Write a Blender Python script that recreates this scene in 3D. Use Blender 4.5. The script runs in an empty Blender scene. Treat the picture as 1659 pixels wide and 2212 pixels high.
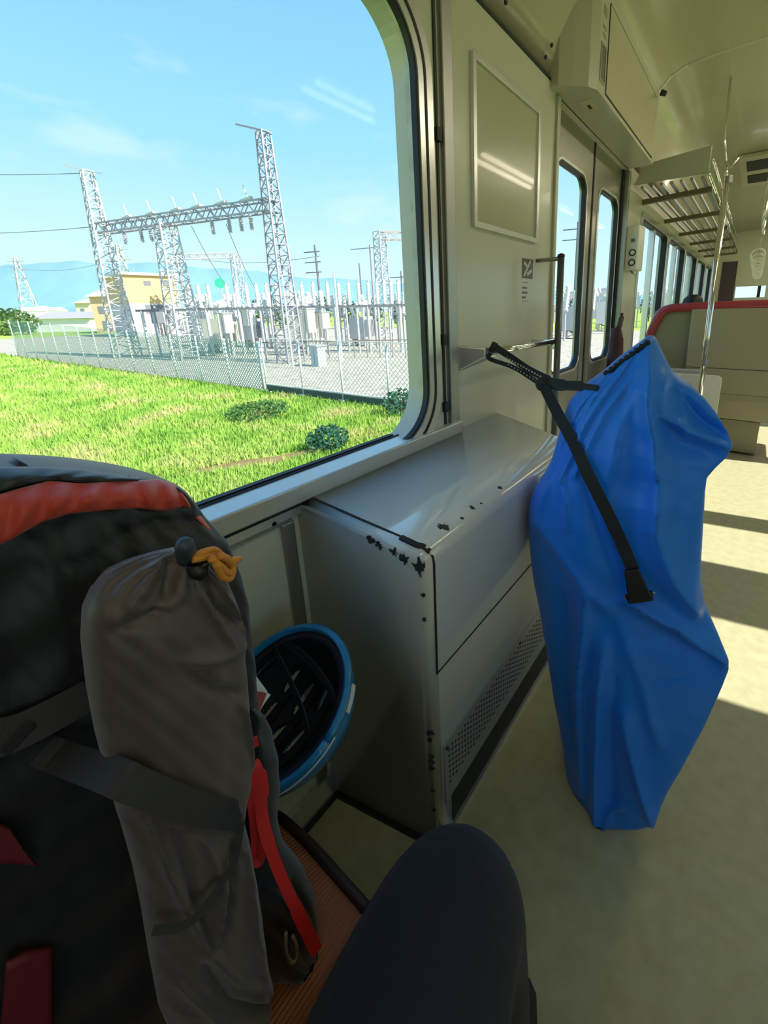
import bpy, bmesh, math, random
from mathutils import Vector, Matrix
random.seed(7)
scene = bpy.context.scene
col = scene.collection

# ------------------------------------------------------------------ camera
IW, IH = 1659.0, 2212.0
F, PX, PY = 891.45, 994.8, 902.5
YAW, PITCH, ROLL = .61027, .25794, -.02024
CAMH = 1.2
def _axes():
    cy, sy, cp, sp = math.cos(YAW), math.sin(YAW), math.cos(PITCH), math.sin(PITCH)
    fw = Vector((-sy*cp, cy*cp, -sp)); rt = Vector((cy, sy, 0)); up = rt.cross(fw)
    c, s = math.cos(ROLL), math.sin(ROLL)
    return rt*c+up*s, -rt*s+up*c, fw
RT, UP, FW = _axes()
cam_d = bpy.data.cameras.new('camera'); cam = bpy.data.objects.new('camera', cam_d); col.objects.link(cam)
m = Matrix((RT, UP, -FW)).transposed().to_4x4(); m.translation = Vector((0, 0, CAMH)); cam.matrix_world = m
cam_d.sensor_fit = 'VERTICAL'; cam_d.sensor_height = 24.0; cam_d.sensor_width = 18.0
cam_d.lens = F/IH*24.0
cam_d.shift_x = -(PX-IW/2)/IH
cam_d.shift_y = -(IH/2-PY)/IH
cam_d.clip_start = .02; cam_d.clip_end = 6000
scene.camera = cam
CAM = Vector((0, 0, CAMH))
def ray(x, y): return RT*((x-PX)/F) - UP*((y-PY)/F) + FW
def atX(x, y, X): d = ray(x, y); return CAM + d*(X/d.x)
def atY(x, y, Y): d = ray(x, y); return CAM + d*(Y/d.y)
def atZ(x, y, Z): d = ray(x, y); return CAM + d*((Z-CAMH)/d.z)
def atD(x, y, D): return CAM + ray(x, y)*D

# ------------------------------------------------------------------ world, sun, exposure
world = bpy.data.worlds.new('sky'); scene.world = world; world.use_nodes = True
nt = world.node_tree; nt.nodes.clear()
o_ = nt.nodes.new('ShaderNodeOutputWorld'); bg = nt.nodes.new('ShaderNodeBackground')
tc = nt.nodes.new('ShaderNodeTexCoord'); sx = nt.nodes.new('ShaderNodeSeparateXYZ'); rp = nt.nodes.new('ShaderNodeValToRGB')
nt.links.new(tc.outputs['Generated'], sx.inputs[0]); nt.links.new(sx.outputs['Z'], rp.inputs[0])
r = rp.color_ramp; r.elements[0].position = 0.0; r.elements[0].color = (.64, .83, .97, 1)
r.elements[1].position = 1.0; r.elements[1].color = (.10, .32, .82, 1)
e = r.elements.new(.12); e.color = (.55, .80, .99, 1)
e = r.elements.new(.30); e.color = (.32, .66, .99, 1)
e = r.elements.new(.55); e.color = (.20, .50, .95, 1)
mp = nt.nodes.new('ShaderNodeMapping'); mp.inputs['Scale'].default_value = (3, 3, 9)
nz = nt.nodes.new('ShaderNodeTexNoise'); nz.inputs['Scale'].default_value = 1.6; nz.inputs['Detail'].default_value = 6
cr = nt.nodes.new('ShaderNodeValToRGB'); cr.color_ramp.elements[0].position = .58; cr.color_ramp.elements[0].color = (0, 0, 0, 1)
cr.color_ramp.elements[1].position = .82; cr.color_ramp.elements[1].color = (.42, .42, .42, 1)
mx = nt.nodes.new('ShaderNodeMixRGB'); mx.inputs[2].default_value = (.86, .90, .97, 1)
nt.links.new(tc.outputs['Generated'], mp.inputs[0]); nt.links.new(mp.outputs[0], nz.inputs['Vector'])
nt.links.new(nz.outputs['Fac'], cr.inputs[0]); nt.links.new(cr.outputs[0], mx.inputs[0])
nt.links.new(rp.outputs[0], mx.inputs[1]); nt.links.new(mx.outputs[0], bg.inputs[0]); bg.inputs[1].default_value = 1.0
nt.links.new(bg.outputs[0], o_.inputs[0])
SUN_EL, SUN_AZ = math.radians(40), math.atan(.18)
sd = bpy.data.lights.new('sun', 'SUN'); sd.energy = 8.0; sd.angle = .009; sd.color = (1, .95, .83)
sun = bpy.data.objects.new('sun', sd); col.objects.link(sun)
tosun = Vector((math.cos(SUN_EL)*math.cos(SUN_AZ), math.cos(SUN_EL)*math.sin(SUN_AZ), math.sin(SUN_EL)))
sun.rotation_euler = tosun.to_track_quat('Z', 'Y').to_euler(); sun.location = (6, 1, 8)
vs = scene.view_settings; vs.view_transform = 'Standard'; vs.look = 'None'; vs.exposure = 0.4; vs.gamma = 1.0; vs.use_curve_mapping = False
LAMP_POWER = 8.5

# ------------------------------------------------------------------ materials
MATS = {}
def mat(name, c, rough=.5, metal=0., spec=.5, coat=0., coat_r=.05, noise=None, c2=None, bump=None, alpha=None, emit=None, sheen=0., trans=0.):
    if name in MATS: return MATS[name]
    M = bpy.data.materials.new(name); M.use_nodes = True; n = M.node_tree; b = n.nodes['Principled BSDF']
    b.inputs['Base Color'].default_value = (*c, 1); b.inputs['Roughness'].default_value = rough; b.inputs['Metallic'].default_value = metal
    b.inputs['Specular IOR Level'].default_value = spec
    b.inputs['Coat Weight'].default_value = coat; b.inputs['Coat Roughness'].default_value = coat_r
    b.inputs['Sheen Weight'].default_value = sheen
    if noise or bump:
        t = n.nodes.new('ShaderNodeTexCoord')
    if noise:
        k = n.nodes.new('ShaderNodeTexNoise'); k.inputs['Scale'].default_value = noise[0]; k.inputs['Detail'].default_value = noise[2] if len(noise) > 2 else 4
        rr = n.nodes.new('ShaderNodeValToRGB'); w = noise[1]
        rr.color_ramp.elements[0].position = .5-w; rr.color_ramp.elements[1].position = .5+w
        rr.color_ramp.elements[0].color = (*c, 1); rr.color_ramp.elements[1].color = (*(c2 or [v*.8 for v in c]), 1)
        n.links.new(t.outputs['Object'], k.inputs['Vector']); n.links.new(k.outputs['Fac'], rr.inputs[0]); n.links.new(rr.outputs[0], b.inputs['Base Color'])
    if bump:
        k2 = n.nodes.new('ShaderNodeTexNoise'); k2.inputs['Scale'].default_value = bump[0]; k2.inputs['Detail'].default_value = 3
        bb = n.nodes.new('ShaderNodeBump'); bb.inputs['Strength'].default_value = bump[1]; bb.inputs['Distance'].default_value = bump[2] if len(bump) > 2 else .01
        n.links.new(t.outputs['Object'], k2.inputs['Vector']); n.links.new(k2.outputs['Fac'], bb.inputs['Height']); n.links.new(bb.outputs[0], b.inputs['Normal'])
    if emit:
        b.inputs['Emission Color'].default_value = (*emit[0], 1); b.inputs['Emission Strength'].default_value = emit[1]
    if trans:
        tr = n.nodes.new('ShaderNodeBsdfTranslucent'); tr.inputs[0].default_value = (*c, 1)
        ms = n.nodes.new('ShaderNodeMixShader'); ms.inputs[0].default_value = trans
        n.links.new(b.outputs[0], ms.inputs[1]); n.links.new(tr.outputs[0], ms.inputs[2]); n.links.new(ms.outputs[0], n.nodes['Material Output'].inputs[0])
    if alpha is not None: b.inputs['Alpha'].default_value = alpha
    MATS[name] = M; return M
def glass_mat(name, tint, refl=1.0):
    if name in MATS: return MATS[name]
    M = bpy.data.materials.new(name); M.use_nodes = True; n = M.node_tree; n.nodes.clear()
    o = n.nodes.new('ShaderNodeOutputMaterial'); t = n.nodes.new('ShaderNodeBsdfTransparent'); g = n.nodes.new('ShaderNodeBsdfGlossy')
    t.inputs[0].default_value = (*tint, 1); g.inputs['Roughness'].default_value = .02
    fr = n.nodes.new('ShaderNodeLayerWeight'); fr.inputs[0].default_value = .35
    ml = n.nodes.new('ShaderNodeMath'); ml.operation = 'MULTIPLY'; ml.inputs[1].default_value = refl
    pw_ = n.nodes.new('ShaderNodeMath'); pw_.operation = 'POWER'; pw_.inputs[1].default_value = 4; ad_ = n.nodes.new('ShaderNodeMath'); ad_.operation = 'ADD'; ad_.inputs[1].default_value = .04
    ms = n.nodes.new('ShaderNodeMixShader')
    n.links.new(fr.outputs['Facing'], pw_.inputs[0]); n.links.new(pw_.outputs[0], ad_.inputs[0]); n.links.new(ad_.outputs[0], ml.inputs[0]); n.links.new(ml.outputs[0], ms.inputs[0]); n.links.new(t.outputs[0], ms.inputs[1]); n.links.new(g.outputs[0], ms.inputs[2]); n.links.new(ms.outputs[0], o.inputs[0])
    MATS[name] = M; return M
def mesh_mat(name, c, dens):
    """woven wire: wires of colour c over open gaps (procedural diamond weave in the alpha)"""
    M = bpy.data.materials.new(name); M.use_nodes = True; n = M.node_tree; b = n.nodes['Principled BSDF']
    b.inputs['Base Color'].default_value = (*c, 1); b.inputs['Roughness'].default_value = .5
    t = n.nodes.new('ShaderNodeTexCoord'); outs = []
    for a in (.785, -.785):
        mpn = n.nodes.new('ShaderNodeMapping'); mpn.inputs['Rotation'].default_value = (0, a, 0)
        w = n.nodes.new('ShaderNodeTexWave'); w.inputs['Scale'].default_value = 3.2; w.bands_direction = 'X'
        gt = n.nodes.new('ShaderNodeMath'); gt.operation = 'GREATER_THAN'; gt.inputs[1].default_value = 1-dens
        n.links.new(t.outputs['Object'], mpn.inputs[0]); n.links.new(mpn.outputs[0], w.inputs[0]); n.links.new(w.outputs['Fac'], gt.inputs[0]); outs.append(gt)
    mxm = n.nodes.new('ShaderNodeMath'); mxm.operation = 'MAXIMUM'
    n.links.new(outs[0].outputs[0], mxm.inputs[0]); n.links.new(outs[1].outputs[0], mxm.inputs[1]); n.links.new(mxm.outputs[0], b.inputs['Alpha'])
    return M
CREAM = (.62, .61, .50)
m_wall = mat('cream_wall_laminate', CREAM, .28, coat=.25, coat_r=.12, noise=(3, .5, 2), c2=(.59, .575, .465))
m_ceil = mat('glossy_cream_ceiling', (.55, .51, .35), .25, coat=.4, coat_r=.08)
m_box = mat('cream_enamel', (.76, .75, .67), .22, coat=1.0, coat_r=.04, noise=(6, .5, 3), c2=(.73, .715, .63))
m_gap = mat('dark_seam', (.015, .014, .012), .7)
m_chip = mat('bare_dark_metal', (.03, .03, .032), .6)
m_alu = mat('satin_aluminium', (.70, .71, .70), .25, .75)
m_alud = mat('dull_aluminium', (.42, .42, .40), .4, 1.0)
m_steel = mat('brushed_steel', (.40, .385, .33), .33, .75, noise=(40, .4), c2=(.36, .345, .30))
m_chrome = mat('chrome', (.8, .8, .78), .08, 1.0)
m_rubber = mat('black_rubber', (.012, .012, .014), .55)
m_glass = glass_mat('window_glass', (.97, .985, .98), .12)
m_floor = mat('mottled_linoleum', (.50, .48, .31), .40, noise=(26, .28, 6), c2=(.39, .365, .22), spec=.35)
m_kick = mat('grey_kick_panel', (.30, .31, .31), .45, .3)
m_dark = mat('dark_recess', (.02, .02, .022), .7)
m_blue = mat('blue_polyester', (.012, .25, .95), .40, spec=.45, sheen=.15, bump=(900, .08, .001), trans=.12)
m_web = mat('black_webbing', (.012, .014, .016), .7, bump=(600, .3, .001))
m_blackp = mat('black_plastic', (.010, .010, .012), .35)
m_white = mat('white_plastic', (.74, .74, .68), .35)
m_red = mat('red_vinyl', (.36, .035, .045), .4, coat=.2)
m_seatback = mat('beige_seat_shell', (.36, .32, .20), .4, noise=(4, .5), c2=(.33, .295, .185))
m_tube = mat('lamp_tube_glow', (1, 1, 1), .4, emit=((1, .90, .68), LAMP_POWER))
m_white_metal = mat('white_lamp_housing', (.7, .7, .66), .4)

# ------------------------------------------------------------------ mesh helpers
class MB:
    def __init__(s): s.v = []; s.f = []
    def add(s, vs_, fs):
        k = len(s.v); s.v += [Vector(p) for p in vs_]; s.f += [[i+k for i in f] for f in fs]; return s
    def box(s, a, b):
        x0, y0, z0 = a; x1, y1, z1 = b
        return s.add([(x0, y0, z0), (x1, y0, z0), (x1, y1, z0), (x0, y1, z0), (x0, y0, z1), (x1, y0, z1), (x1, y1, z1), (x0, y1, z1)],
                     [[0, 3, 2, 1], [4, 5, 6, 7], [0, 1, 5, 4], [1, 2, 6, 5], [2, 3, 7, 6], [3, 0, 4, 7]])
    def bar(s, p, q, w, t=None, up=(0, 0, 1)):
        p, q = Vector(p), Vector(q); d = (q-p).normalized(); u = Vector(up)
        if abs(d.dot(u)) > .98: u = Vector((1, 0, 0))
        a = d.cross(u).normalized(); b = a.cross(d); t = t or w; a *= w/2; b *= t/2
        return s.add([p-a-b, p+a-b, p+a+b, p-a+b, q-a-b, q+a-b, q+a+b, q-a+b],
                     [[0, 3, 2, 1], [4, 5, 6, 7], [0, 1, 5, 4], [1, 2, 6, 5], [2, 3, 7, 6], [3, 0, 4, 7]])
    def tube(s, pts, r, n=10, cap=True):
        pts = [Vector(p) for p in pts]; rs = r if isinstance(r, (list, tuple)) else [r]*len(pts)
        k = len(s.v); a = None
        for i, p in enumerate(pts):
            d = (pts[min(i+1, len(pts)-1)]-pts[max(i-1, 0)]).normalized()
            if a is None:
                a = d.orthogonal().normalized()
            else:
                a = (a-d*a.dot(d)).normalized()
            b = d.cross(a)
            for j in range(n):
                t = 2*math.pi*j/n; s.v.append(p+(a*math.cos(t)+b*math.sin(t))*rs[i])
        for i in range(len(pts)-1):
            for j in range(n):
                s.f.append([k+i*n+j, k+i*n+(j+1) % n, k+(i+1)*n+(j+1) % n, k+(i+1)*n+j])
        if cap:
            s.f.append([k+j for j in range(n)][::-1]); s.f.append([k+(len(pts)-1)*n+j for j in range(n)])
        return s
    def ribbon(s, pts, side, w, th):
        """flat webbing along pts; side(i) gives the width direction"""
        pts = [Vector(p) for p in pts]; k = len(s.v); L = len(pts)
        for i, p in enumerate(pts):
            d = (pts[min(i+1, L-1)]-pts[max(i-1, 0)]).normalized()
            sd_ = Vector(side(i) if callable(side) else side); sd_ = (sd_-d*sd_.dot(d)).normalized(); nn = d.cross(sd_)
            ww = (w[i] if isinstance(w, (list, tuple)) else w)/2
            s.v += [p-sd_*ww-nn*th/2, p+sd_*ww-nn*th/2, p+sd_*ww+nn*th/2, p-sd_*ww+nn*th/2]
        for i in range(L-1):
            for j in range(4):
                s.f.append([k+i*4+j, k+i*4+(j+1) % 4, k+i*4+4+(j+1) % 4, k+i*4+4+j])
        s.f.append([k, k+3, k+2, k+1]); e_ = k+(L-1)*4; s.f.append([e_, e_+1, e_+2, e_+3]); return s
    def loops(s, rings, close=True, cap=True):
        k = len(s.v); n = len(rings[0])
        for rg in rings: s.v += [Vector(p) for p in rg]
        for i in range(len(rings)-1):
            for j in range(n if close else n-1):
                s.f.append([k+i*n+j, k+i*n+(j+1) % n, k+(i+1)*n+(j+1) % n, k+(i+1)*n+j])
        if cap and close:
            s.f.append([k+j for j in range(n)][::-1]); s.f.append([k+(len(rings)-1)*n+j for j in range(n)])
        return s
    def lathe(s, base, prof, n=12, axis=(0, 0, 1)):
        ax = Vector(axis).normalized(); a = ax.orthogonal().normalized(); b = ax.cross(a); base = Vector(base)
        return s.loops([[base+ax*h+(a*math.cos(2*math.pi*j/n)+b*math.sin(2*math.pi*j/n))*rr for j in range(n)] for h, rr in prof])
    def ringX(s, o, i, x0, x1, ib=None):
        """annulus between outline o and i (lists of (y,z)), from x0 (room side) back to x1"""
        n = len(o); k = len(s.v)
        for x, L in ((x0, o), (x0, i), (x1, ib or i), (x1, o)):
            s.v += [Vector((x, y, z)) for y, z in L]
        for a in range(4):
            b = (a+1) % 4
            for j in range(n):
                s.f.append([k+a*n+j, k+a*n+(j+1) % n, k+b*n+(j+1) % n, k+b*n+j])
        return s
    def build(s, name, material, parent=None, smooth=False, bevel=0, label=None, cat=None, group=None, kind=None):
        me = bpy.data.meshes.new(name); me.from_pydata([tuple(p) for p in s.v], [], s.f); me.update()
        bm = bmesh.new(); bm.from_mesh(me); bmesh.ops.recalc_face_normals(bm, faces=bm.faces); bm.to_mesh(me); bm.free()
        if material: me.materials.append(material)
        ob = bpy.data.objects.new(name, me); col.objects.link(ob)
        if smooth:
            for p in me.polygons: p.use_smooth = True
        if bevel:
            bv = ob.modifiers.new('bevel', 'BEVEL'); bv.width = bevel; bv.segments = 2; bv.limit_method = 'ANGLE'
        if parent: adopt(ob, parent)
        tag(ob, label, cat, group, kind); return ob
def adopt(ob, parent):
    ob.parent = parent; ob.matrix_parent_inverse = parent.matrix_basis.inverted()
def tag(o, label=None, cat=None, group=None, kind=None):
    if label: o['label'] = label
    if cat: o['category'] = cat
    if group: o['group'] = group
    if kind: o['kind'] = kind
    return o
def thing(name, loc, label, cat, group=None):
    o = bpy.data.objects.new(name, None); o.empty_display_size = .1; col.objects.link(o); o.location = loc
    return tag(o, label, cat, group)
def copy_tree(o, loc, rz=0, label=None, parent=None):
    c = o.copy(); col.objects.link(c)
    if parent is None:
        c.location = loc; c.rotation_euler = (0, 0, rz)
        if label: c['label'] = label
    else:
        inv = o.matrix_parent_inverse.copy(); c.parent = parent; c.matrix_parent_inverse = inv
    for ch in o.children: copy_tree(ch, None, parent=c)
    return c
def rrect(y0, y1, z0, z1, r, n=12):
    out = []
    for cy, cz, a0 in ((y1-r, z1-r, 0), (y0+r, z1-r, 90), (y0+r, z0+r, 180), (y1-r, z0+r, 270)):
        for i in range(n+1):
            t = math.radians(a0+90*i/n); out.append((cy+r*math.cos(t), cz+r*math.sin(t)))
    return out
def sub_surf(ob, lv=1):
    md = ob.modifiers.new('subdivision', 'SUBSURF'); md.levels = lv; md.render_levels = lv; return ob
def lerp(a, b, t): return a+(b-a)*t
def interp(tab, t):
    """tab: rows of (key, v1, v2, ...) sorted by key -> smoothly interpolated values"""
    if t <= tab[0][0]: return tab[0][1:]
    for a, b in zip(tab, tab[1:]):
        if t <= b[0]:
            u = (t-a[0])/(b[0]-a[0]); return tuple(lerp(p, q, u) for p, q in zip(a[1:], b[1:]))
    return tab[-1][1:]
def seg_dist(p, pts):
    best = 1e9; pos = 0
    for i in range(len(pts)-1):
        ax, ay = pts[i]; bx, by = pts[i+1]; dx, dy = bx-ax, by-ay
        u = max(0, min(1, ((p[0]-ax)*dx+(p[1]-ay)*dy)/(dx*dx+dy*dy)))
        d = math.hypot(p[0]-ax-u*dx, p[1]-ay-u*dy)
        if d < best: best = d; pos = (i+u)/(len(pts)-1)
    return best, pos
def spline(pts, n):
    pts = [Vector(p) for p in pts]; out = []
    P_ = [pts[0]*2-pts[1]]+pts+[pts[-1]*2-pts[-2]]
    for i in range(1, len(P_)-2):
        for k in range(n):
            t = k/n; a, b, c, d = P_[i-1:i+3]
            out.append(.5*((2*b)+(c-a)*t+(2*a-5*b+4*c-d)*t*t+(3*b-a-3*c+d)*t**3))
    out.append(pts[-1]); return out

# ------------------------------------------------------------------ the car: floor, walls, ceiling
WL, WR = -.736, 1.90          # inner faces of the left and right walls
Y0, Y1 = -1.6, 9.6
MB().box((WL-.07, Y0, -.06), (WR+.07, Y1, 0)).build('floor', m_floor, kind='structure')
GL, GR, GB, GT = -.80, .893, .848, 1.875      # big window opening
w = MB()
w.box((WL-.07, Y0, 0), (WL, 1.03, .78))
w.ringX(rrect(-1.0, 1.03, .78, 2.02, .004), rrect(GL, GR, GB, GT, .15), WL, WL-.07)
w.box((WL-.07, Y0, .78), (WL, -1.0, 2.02))
w.box((WL-.07, 1.03, 0), (WL, 1.755, 2.02))
w.box((WL-.07, 1.755, 1.99), (WL, 2.87, 2.02))
w.box((WL-.07, 2.87, 0), (WL, 3.30, 2.02))
w.box((WL-.07, 3.30, 0), (WL, Y1, .83))
w.box((WL-.07, 3.30, 1.80), (WL, Y1, 2.02))
FARW = [(3.30+1.14*i, 4.36+1.14*i) for i in range(5)]
for a, b in FARW: w.box((WL-.07, b, .83), (WL, min(b+.08, Y1), 1.80))
w.box((WL-.07, FARW[-1][1], .83), (WL, Y1, 1.80))
wall_left = w.build('wall_left', m_wall, kind='structure')
w = MB()
RW = [(-1.4, .50), (1.62, 2.04), (2.44, 2.87), (3.03, 4.1), (4.25, 5.3), (5.45, 6.5), (6.65, 7.7), (7.85, 8.9)]  # first opening is unseen, added and widened to light the near interior
w.box((WR, Y0, 0), (WR+.07, Y1, .86)); w.box((WR, Y0, 1.82), (WR+.07, Y1, 2.02))
prev = Y0
for a, b in RW:
    w.box((WR, prev, .86), (WR+.07, a, 1.82)); prev = b
w.box((WR, prev, .86), (WR+.07, Y1, 1.82))
w.build('wall_right', m_wall, kind='structure')
prof = [(-.742, 2.02), (-.715, 2.12), (-.675, 2.22), (-.635, 2.30), (-.60, 2.365), (-.55, 2.415), (-.47, 2.445), (-.34, 2.458), (-.12, 2.462)]
full = prof+[(.58, 2.465)]+[(1.164-x, z) for x, z in prof[::-1]]
c = MB(); n_ = len(full)
rings = [[(x, y, z) for x, z in full]+[(x, y, z+.06+(.12 if i in (0, n_-1) else 0)) for i, (x, z) in reversed(list(enumerate(full)))] for y in (Y0, Y1)]
c.loops(rings); c.build('ceiling', m_ceil, smooth=True, kind='structure')
MB().box((WL-.07, Y0, 2.52), (WR+.07, Y1, 2.57)).build('roof', m_steel, kind='structure')
# ends of the car
e = MB(); e.box((WL-.07, Y0-.06, 0), (WR+.07, Y0, 2.52)); e.build('wall_back', m_wall, kind='structure')
e = MB(); ez0, ez1, ex0, ex1 = 1.30, 1.50, -.36, .10
e.box((WL-.07, Y1, 0), (ex0, Y1+.06, 2.52)); e.box((ex1, Y1, 0), (WR+.07, Y1+.06, 2.52)); e.box((ex0, Y1, 0), (ex1, Y1+.06, ez0)); e.box((ex0, Y1, ez1), (ex1, Y1+.06, 2.52))
e.build('wall_end', m_wall, kind='structure')

# ------------------------------------------------------------------ big window beside the seat
win = bpy.data.objects.new('window_1', None); col.objects.link(win); win.location = (WL, .05, GB); tag(win, kind='structure')
def rr(d, r): return rrect(GL+d, GR-d, GB+d, GT-d, r)
MB().ringX(rr(-.054, .19), rr(-.026, .165), WL+.010, WL-.012).build('inner_frame', m_alu, win, label='polished aluminium inner frame')
MB().ringX(rr(-.027, .165), rr(-.020, .16), WL+.013, WL-.02).build('gasket', m_rubber, win)
MB().ringX(rr(-.021, .16), rr(.001, .14), WL+.011, WL-.03).build('bead', m_alu, win)
MB().ringX(rr(.000, .14), rr(.009, .13), WL+.006, WL-.009).build('gasket', m_rubber, win)
MB().ringX(rr(-.03, .16), rr(.0085, .13), WL-.009, WL-.073, rr(-.014, .15)).build('outer_frame', mat('weathered_cream_reveal', (.58, .56, .44), .4, noise=(30, .2), c2=(.46, .40, .28)), win, label='weathered cream outer reveal')
MB().box((WL-.066, GL-.01, GB-.01), (WL-.061, GR+.01, GT+.01)).build('pane', m_glass, win)
MB().box((WL-.062, GL, .858), (WL-.048, GR-.10, .8665)).build('gasket', m_rubber, win)
MB().box((WL-.046, GL, .861), (WL-.040, GR-.06, .8635)).build('gasket', m_rubber, win)
# sill ledge and the trims round the window
s_ = MB().box((WL-.055, Y0, .822), (WL+.024, 1.03, .861)); s_.build('trim_1', mat('sill_aluminium', (.56, .56, .50), .22, .3, coat=.5), bevel=.004, kind='structure')
MB().box((WL-.005, Y0, .812), (WL+.012, 1.03, .822)).build('trim_2', m_gap, kind='structure')
p_ = MB().box((WL-.005, .985, .858), (WL+.014, 1.03, 2.02)); p_.build('trim_3', m_alud, bevel=.003, kind='structure')
MB().box((WL-.005, .965, .858), (WL+.004, .974, 2.02)).build('trim_4', m_rubber, kind='structure')
for z in (1.62, 1.10, .90):
    MB().box((WL, .958, z), (WL+.012, .978, z+.03)).build('blind_catch', m_rubber, wall_left)
# lower wall panel with its strips
MB().box((WL, Y0, .785), (WL+.008, .43, .808)).build('trim_5', m_alud, kind='structure')
MB().box((WL, .405, .09), (WL+.010, .432, .785)).build('trim_6', m_alud, bevel=.002, kind='structure')
MB().box((WL, Y0, .015), (WL+.014, .45, .085)).build('baseboard_left', m_alu, kind='structure')
MB().box((WL, Y0, 0), (WL+.020, .45, .015)).build('baseboard_seal', m_gap, wall_left)
MB().lathe((WL+.006, .39, .797), [(0, .006), (.004, .005)], 8, (1, 0, 0)).build('screw', m_gap, wall_left)
# wall joints: seam under the curtain plate, door-side corner strip
MB().box((WL-.005, 1.03, 2.012), (WL+.0025, 1.70, 2.020)).build('panel_seam', m_gap, wall_left)
MB().bar((-.7135, .9, 2.135), (-.7135, 1.52, 2.135), .004, .006).build('panel_seam', m_gap, wall_left)
MB().box((WL-.02, 1.735, 0), (WL+.012, 1.765, 1.985)).build('trim_7', mat('cream_trim', (.50, .49, .37), .3), bevel=.004, kind='structure')
MB().box((WL-.02, 2.862, 0), (WL+.012, 2.895, 1.985)).build('trim_8', m_alud, bevel=.004, kind='structure')
for y, z in ((1.30, 2.065), (1.60, 2.05), (1.62, 2.09)):
    MB().lathe((WL+.003+(z-2.02)*.3, y, z), [(0, .007), (.006, .006)], 8, (1, 0, -.2)).build('screw', m_chip, wall_left)

# ------------------------------------------------------------------ heater box by the window
BX = -.439
box = thing('heater_box', (-.59, .88, 0), 'cream enamelled metal heater box below the window with chipped corner', 'heater box')
bm = bmesh.new()
def bv(x, y, z): return bm.verts.new((x, y, z))
yw, yf, yend = .447, .508, 1.305
A = [bv(WL+.002, yw, 0), bv(BX, yf, 0), bv(BX, yf, .762), bv(WL+.002, yw, .828)]
B = [bv(WL+.002, yend, 0), bv(BX, yend, 0), bv(BX, yend, .762), bv(WL+.002, yend, .828)]
bm.faces.new(A[::-1]); bm.faces.new(B)
for i in range(4): bm.faces.new([A[i], A[(i+1) % 4], B[(i+1) % 4], B[i]])
bm.normal_update(); bm.edges.ensure_lookup_table()
ed = [e_ for e_ in bm.edges if set(e_.verts) in ({A[1], A[2]}, {A[2], A[3]}, {A[2], B[2]}, {B[2], B[3]}, {B[1], B[2]})]
bmesh.ops.bevel(bm, geom=ed, offset=.024, segments=5, profile=.5, affect='EDGES')
bmesh.ops.recalc_face_normals(bm, faces=bm.faces)
me = bpy.data.meshes.new('body'); bm.to_mesh(me); bm.free(); me.materials.append(m_box)
for p in me.polygons: p.use_smooth = True
ob = bpy.data.objects.new('body', me); col.objects.link(ob); adopt(ob, box); hbody = ob
md = ob.modifiers.new('normals', 'WEIGHTED_NORMAL')
def topz(x): return .828+(x-WL)/(BX-WL)*(.762-.828)
# seam line of the cover: over the top edge, down the front, back along the face
sp = [Vector((WL+.004, yw+.020, topz(WL)+.0005)), Vector((-.60, yw+.048, topz(-.60)+.0005)), Vector((BX-.026, yf+.018, topz(BX-.026)-.001)), Vector((BX-.010, yf+.020, .7585)), Vector((BX-.002, yf+.022, .748)), Vector((BX+.0004, yf+.022, .735)), Vector((BX+.0004, yf+.018, .482))]
g = MB().ribbon(sp, lambda i: (0, 1, 0), .005, .0016); g.build('cover_seam', m_gap, hbody)
MB().box((BX-.001, yf+.016, .4785), (BX+.0008, yend-.02, .4825)).build('panel_seam', m_gap, box)
g = MB().ribbon([Vector((-.505, yf+.005, topz(-.505)+.0012)), Vector((-.47, yf+.011, topz(-.47)+.001)), Vector((BX-.022, yf+.018, topz(BX-.02)-.0005)), Vector((BX-.008, yf+.021, .7575))], (0, 1, 0), .013, .003); g.build('corner_rubber', m_rubber, box)
# paint chips: thin irregular flakes of bare metal
def chip(c0, u, v, r, seed):
    rnd = random.Random(seed); nn = u.cross(v).normalized(); n = 15; k = MB()
    pts = [c0+(u*math.cos(t)*rnd.uniform(.3, 1.45)+v*math.sin(t)*rnd.uniform(.3, 1.45))*r for t in [2*math.pi*i/n for i in range(n)]]
    k.loops([[p-nn*.002 for p in pts], [p+nn*.0009 for p in pts]]); return k
ue = Vector((BX-WL, yf-yw, -.066)).normalized(); ve = Vector((0, -.2, -1)).normalized()
for i, (fx, dz, r_) in enumerate(((.60, .020, .008), (.66, .022, .009), (.77, .022, .008), (.845, .026, .011), (.945, .030, .016))):
    x = lerp(WL, BX, fx); chip(Vector((x, lerp(yw, yf, fx)+.0015, topz(x)-dz)), ue, ve, r_, i).build('paint_chip', m_chip, hbody)
for i, (x, y, r_) in enumerate(((BX-.030, .60, .011), (BX-.020, .655, .004), (BX-.027, .705, .006), (BX-.022, .735, .003), (BX-.026, .83, .006))):
    chip(Vector((x, y, topz(x)+.0002)), Vector((1, 0, -.22)).normalized(), Vector((0, 1, 0)), r_, 20+i).build('paint_chip', m_chip, hbody)
for i, (z, r_) in enumerate(((.675, .004), (.62, .004), (.335, .008), (.315, .006), (.27, .006), (.255, .007), (.235, .005), (.17, .004), (.11, .004))):
    chip(Vector((BX-.010, yf-.001, z)), Vector((1, .6, 0)).normalized(), Vector((0, 0, 1)), r_, 40+i).build('paint_chip', m_chip, hbody)
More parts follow.
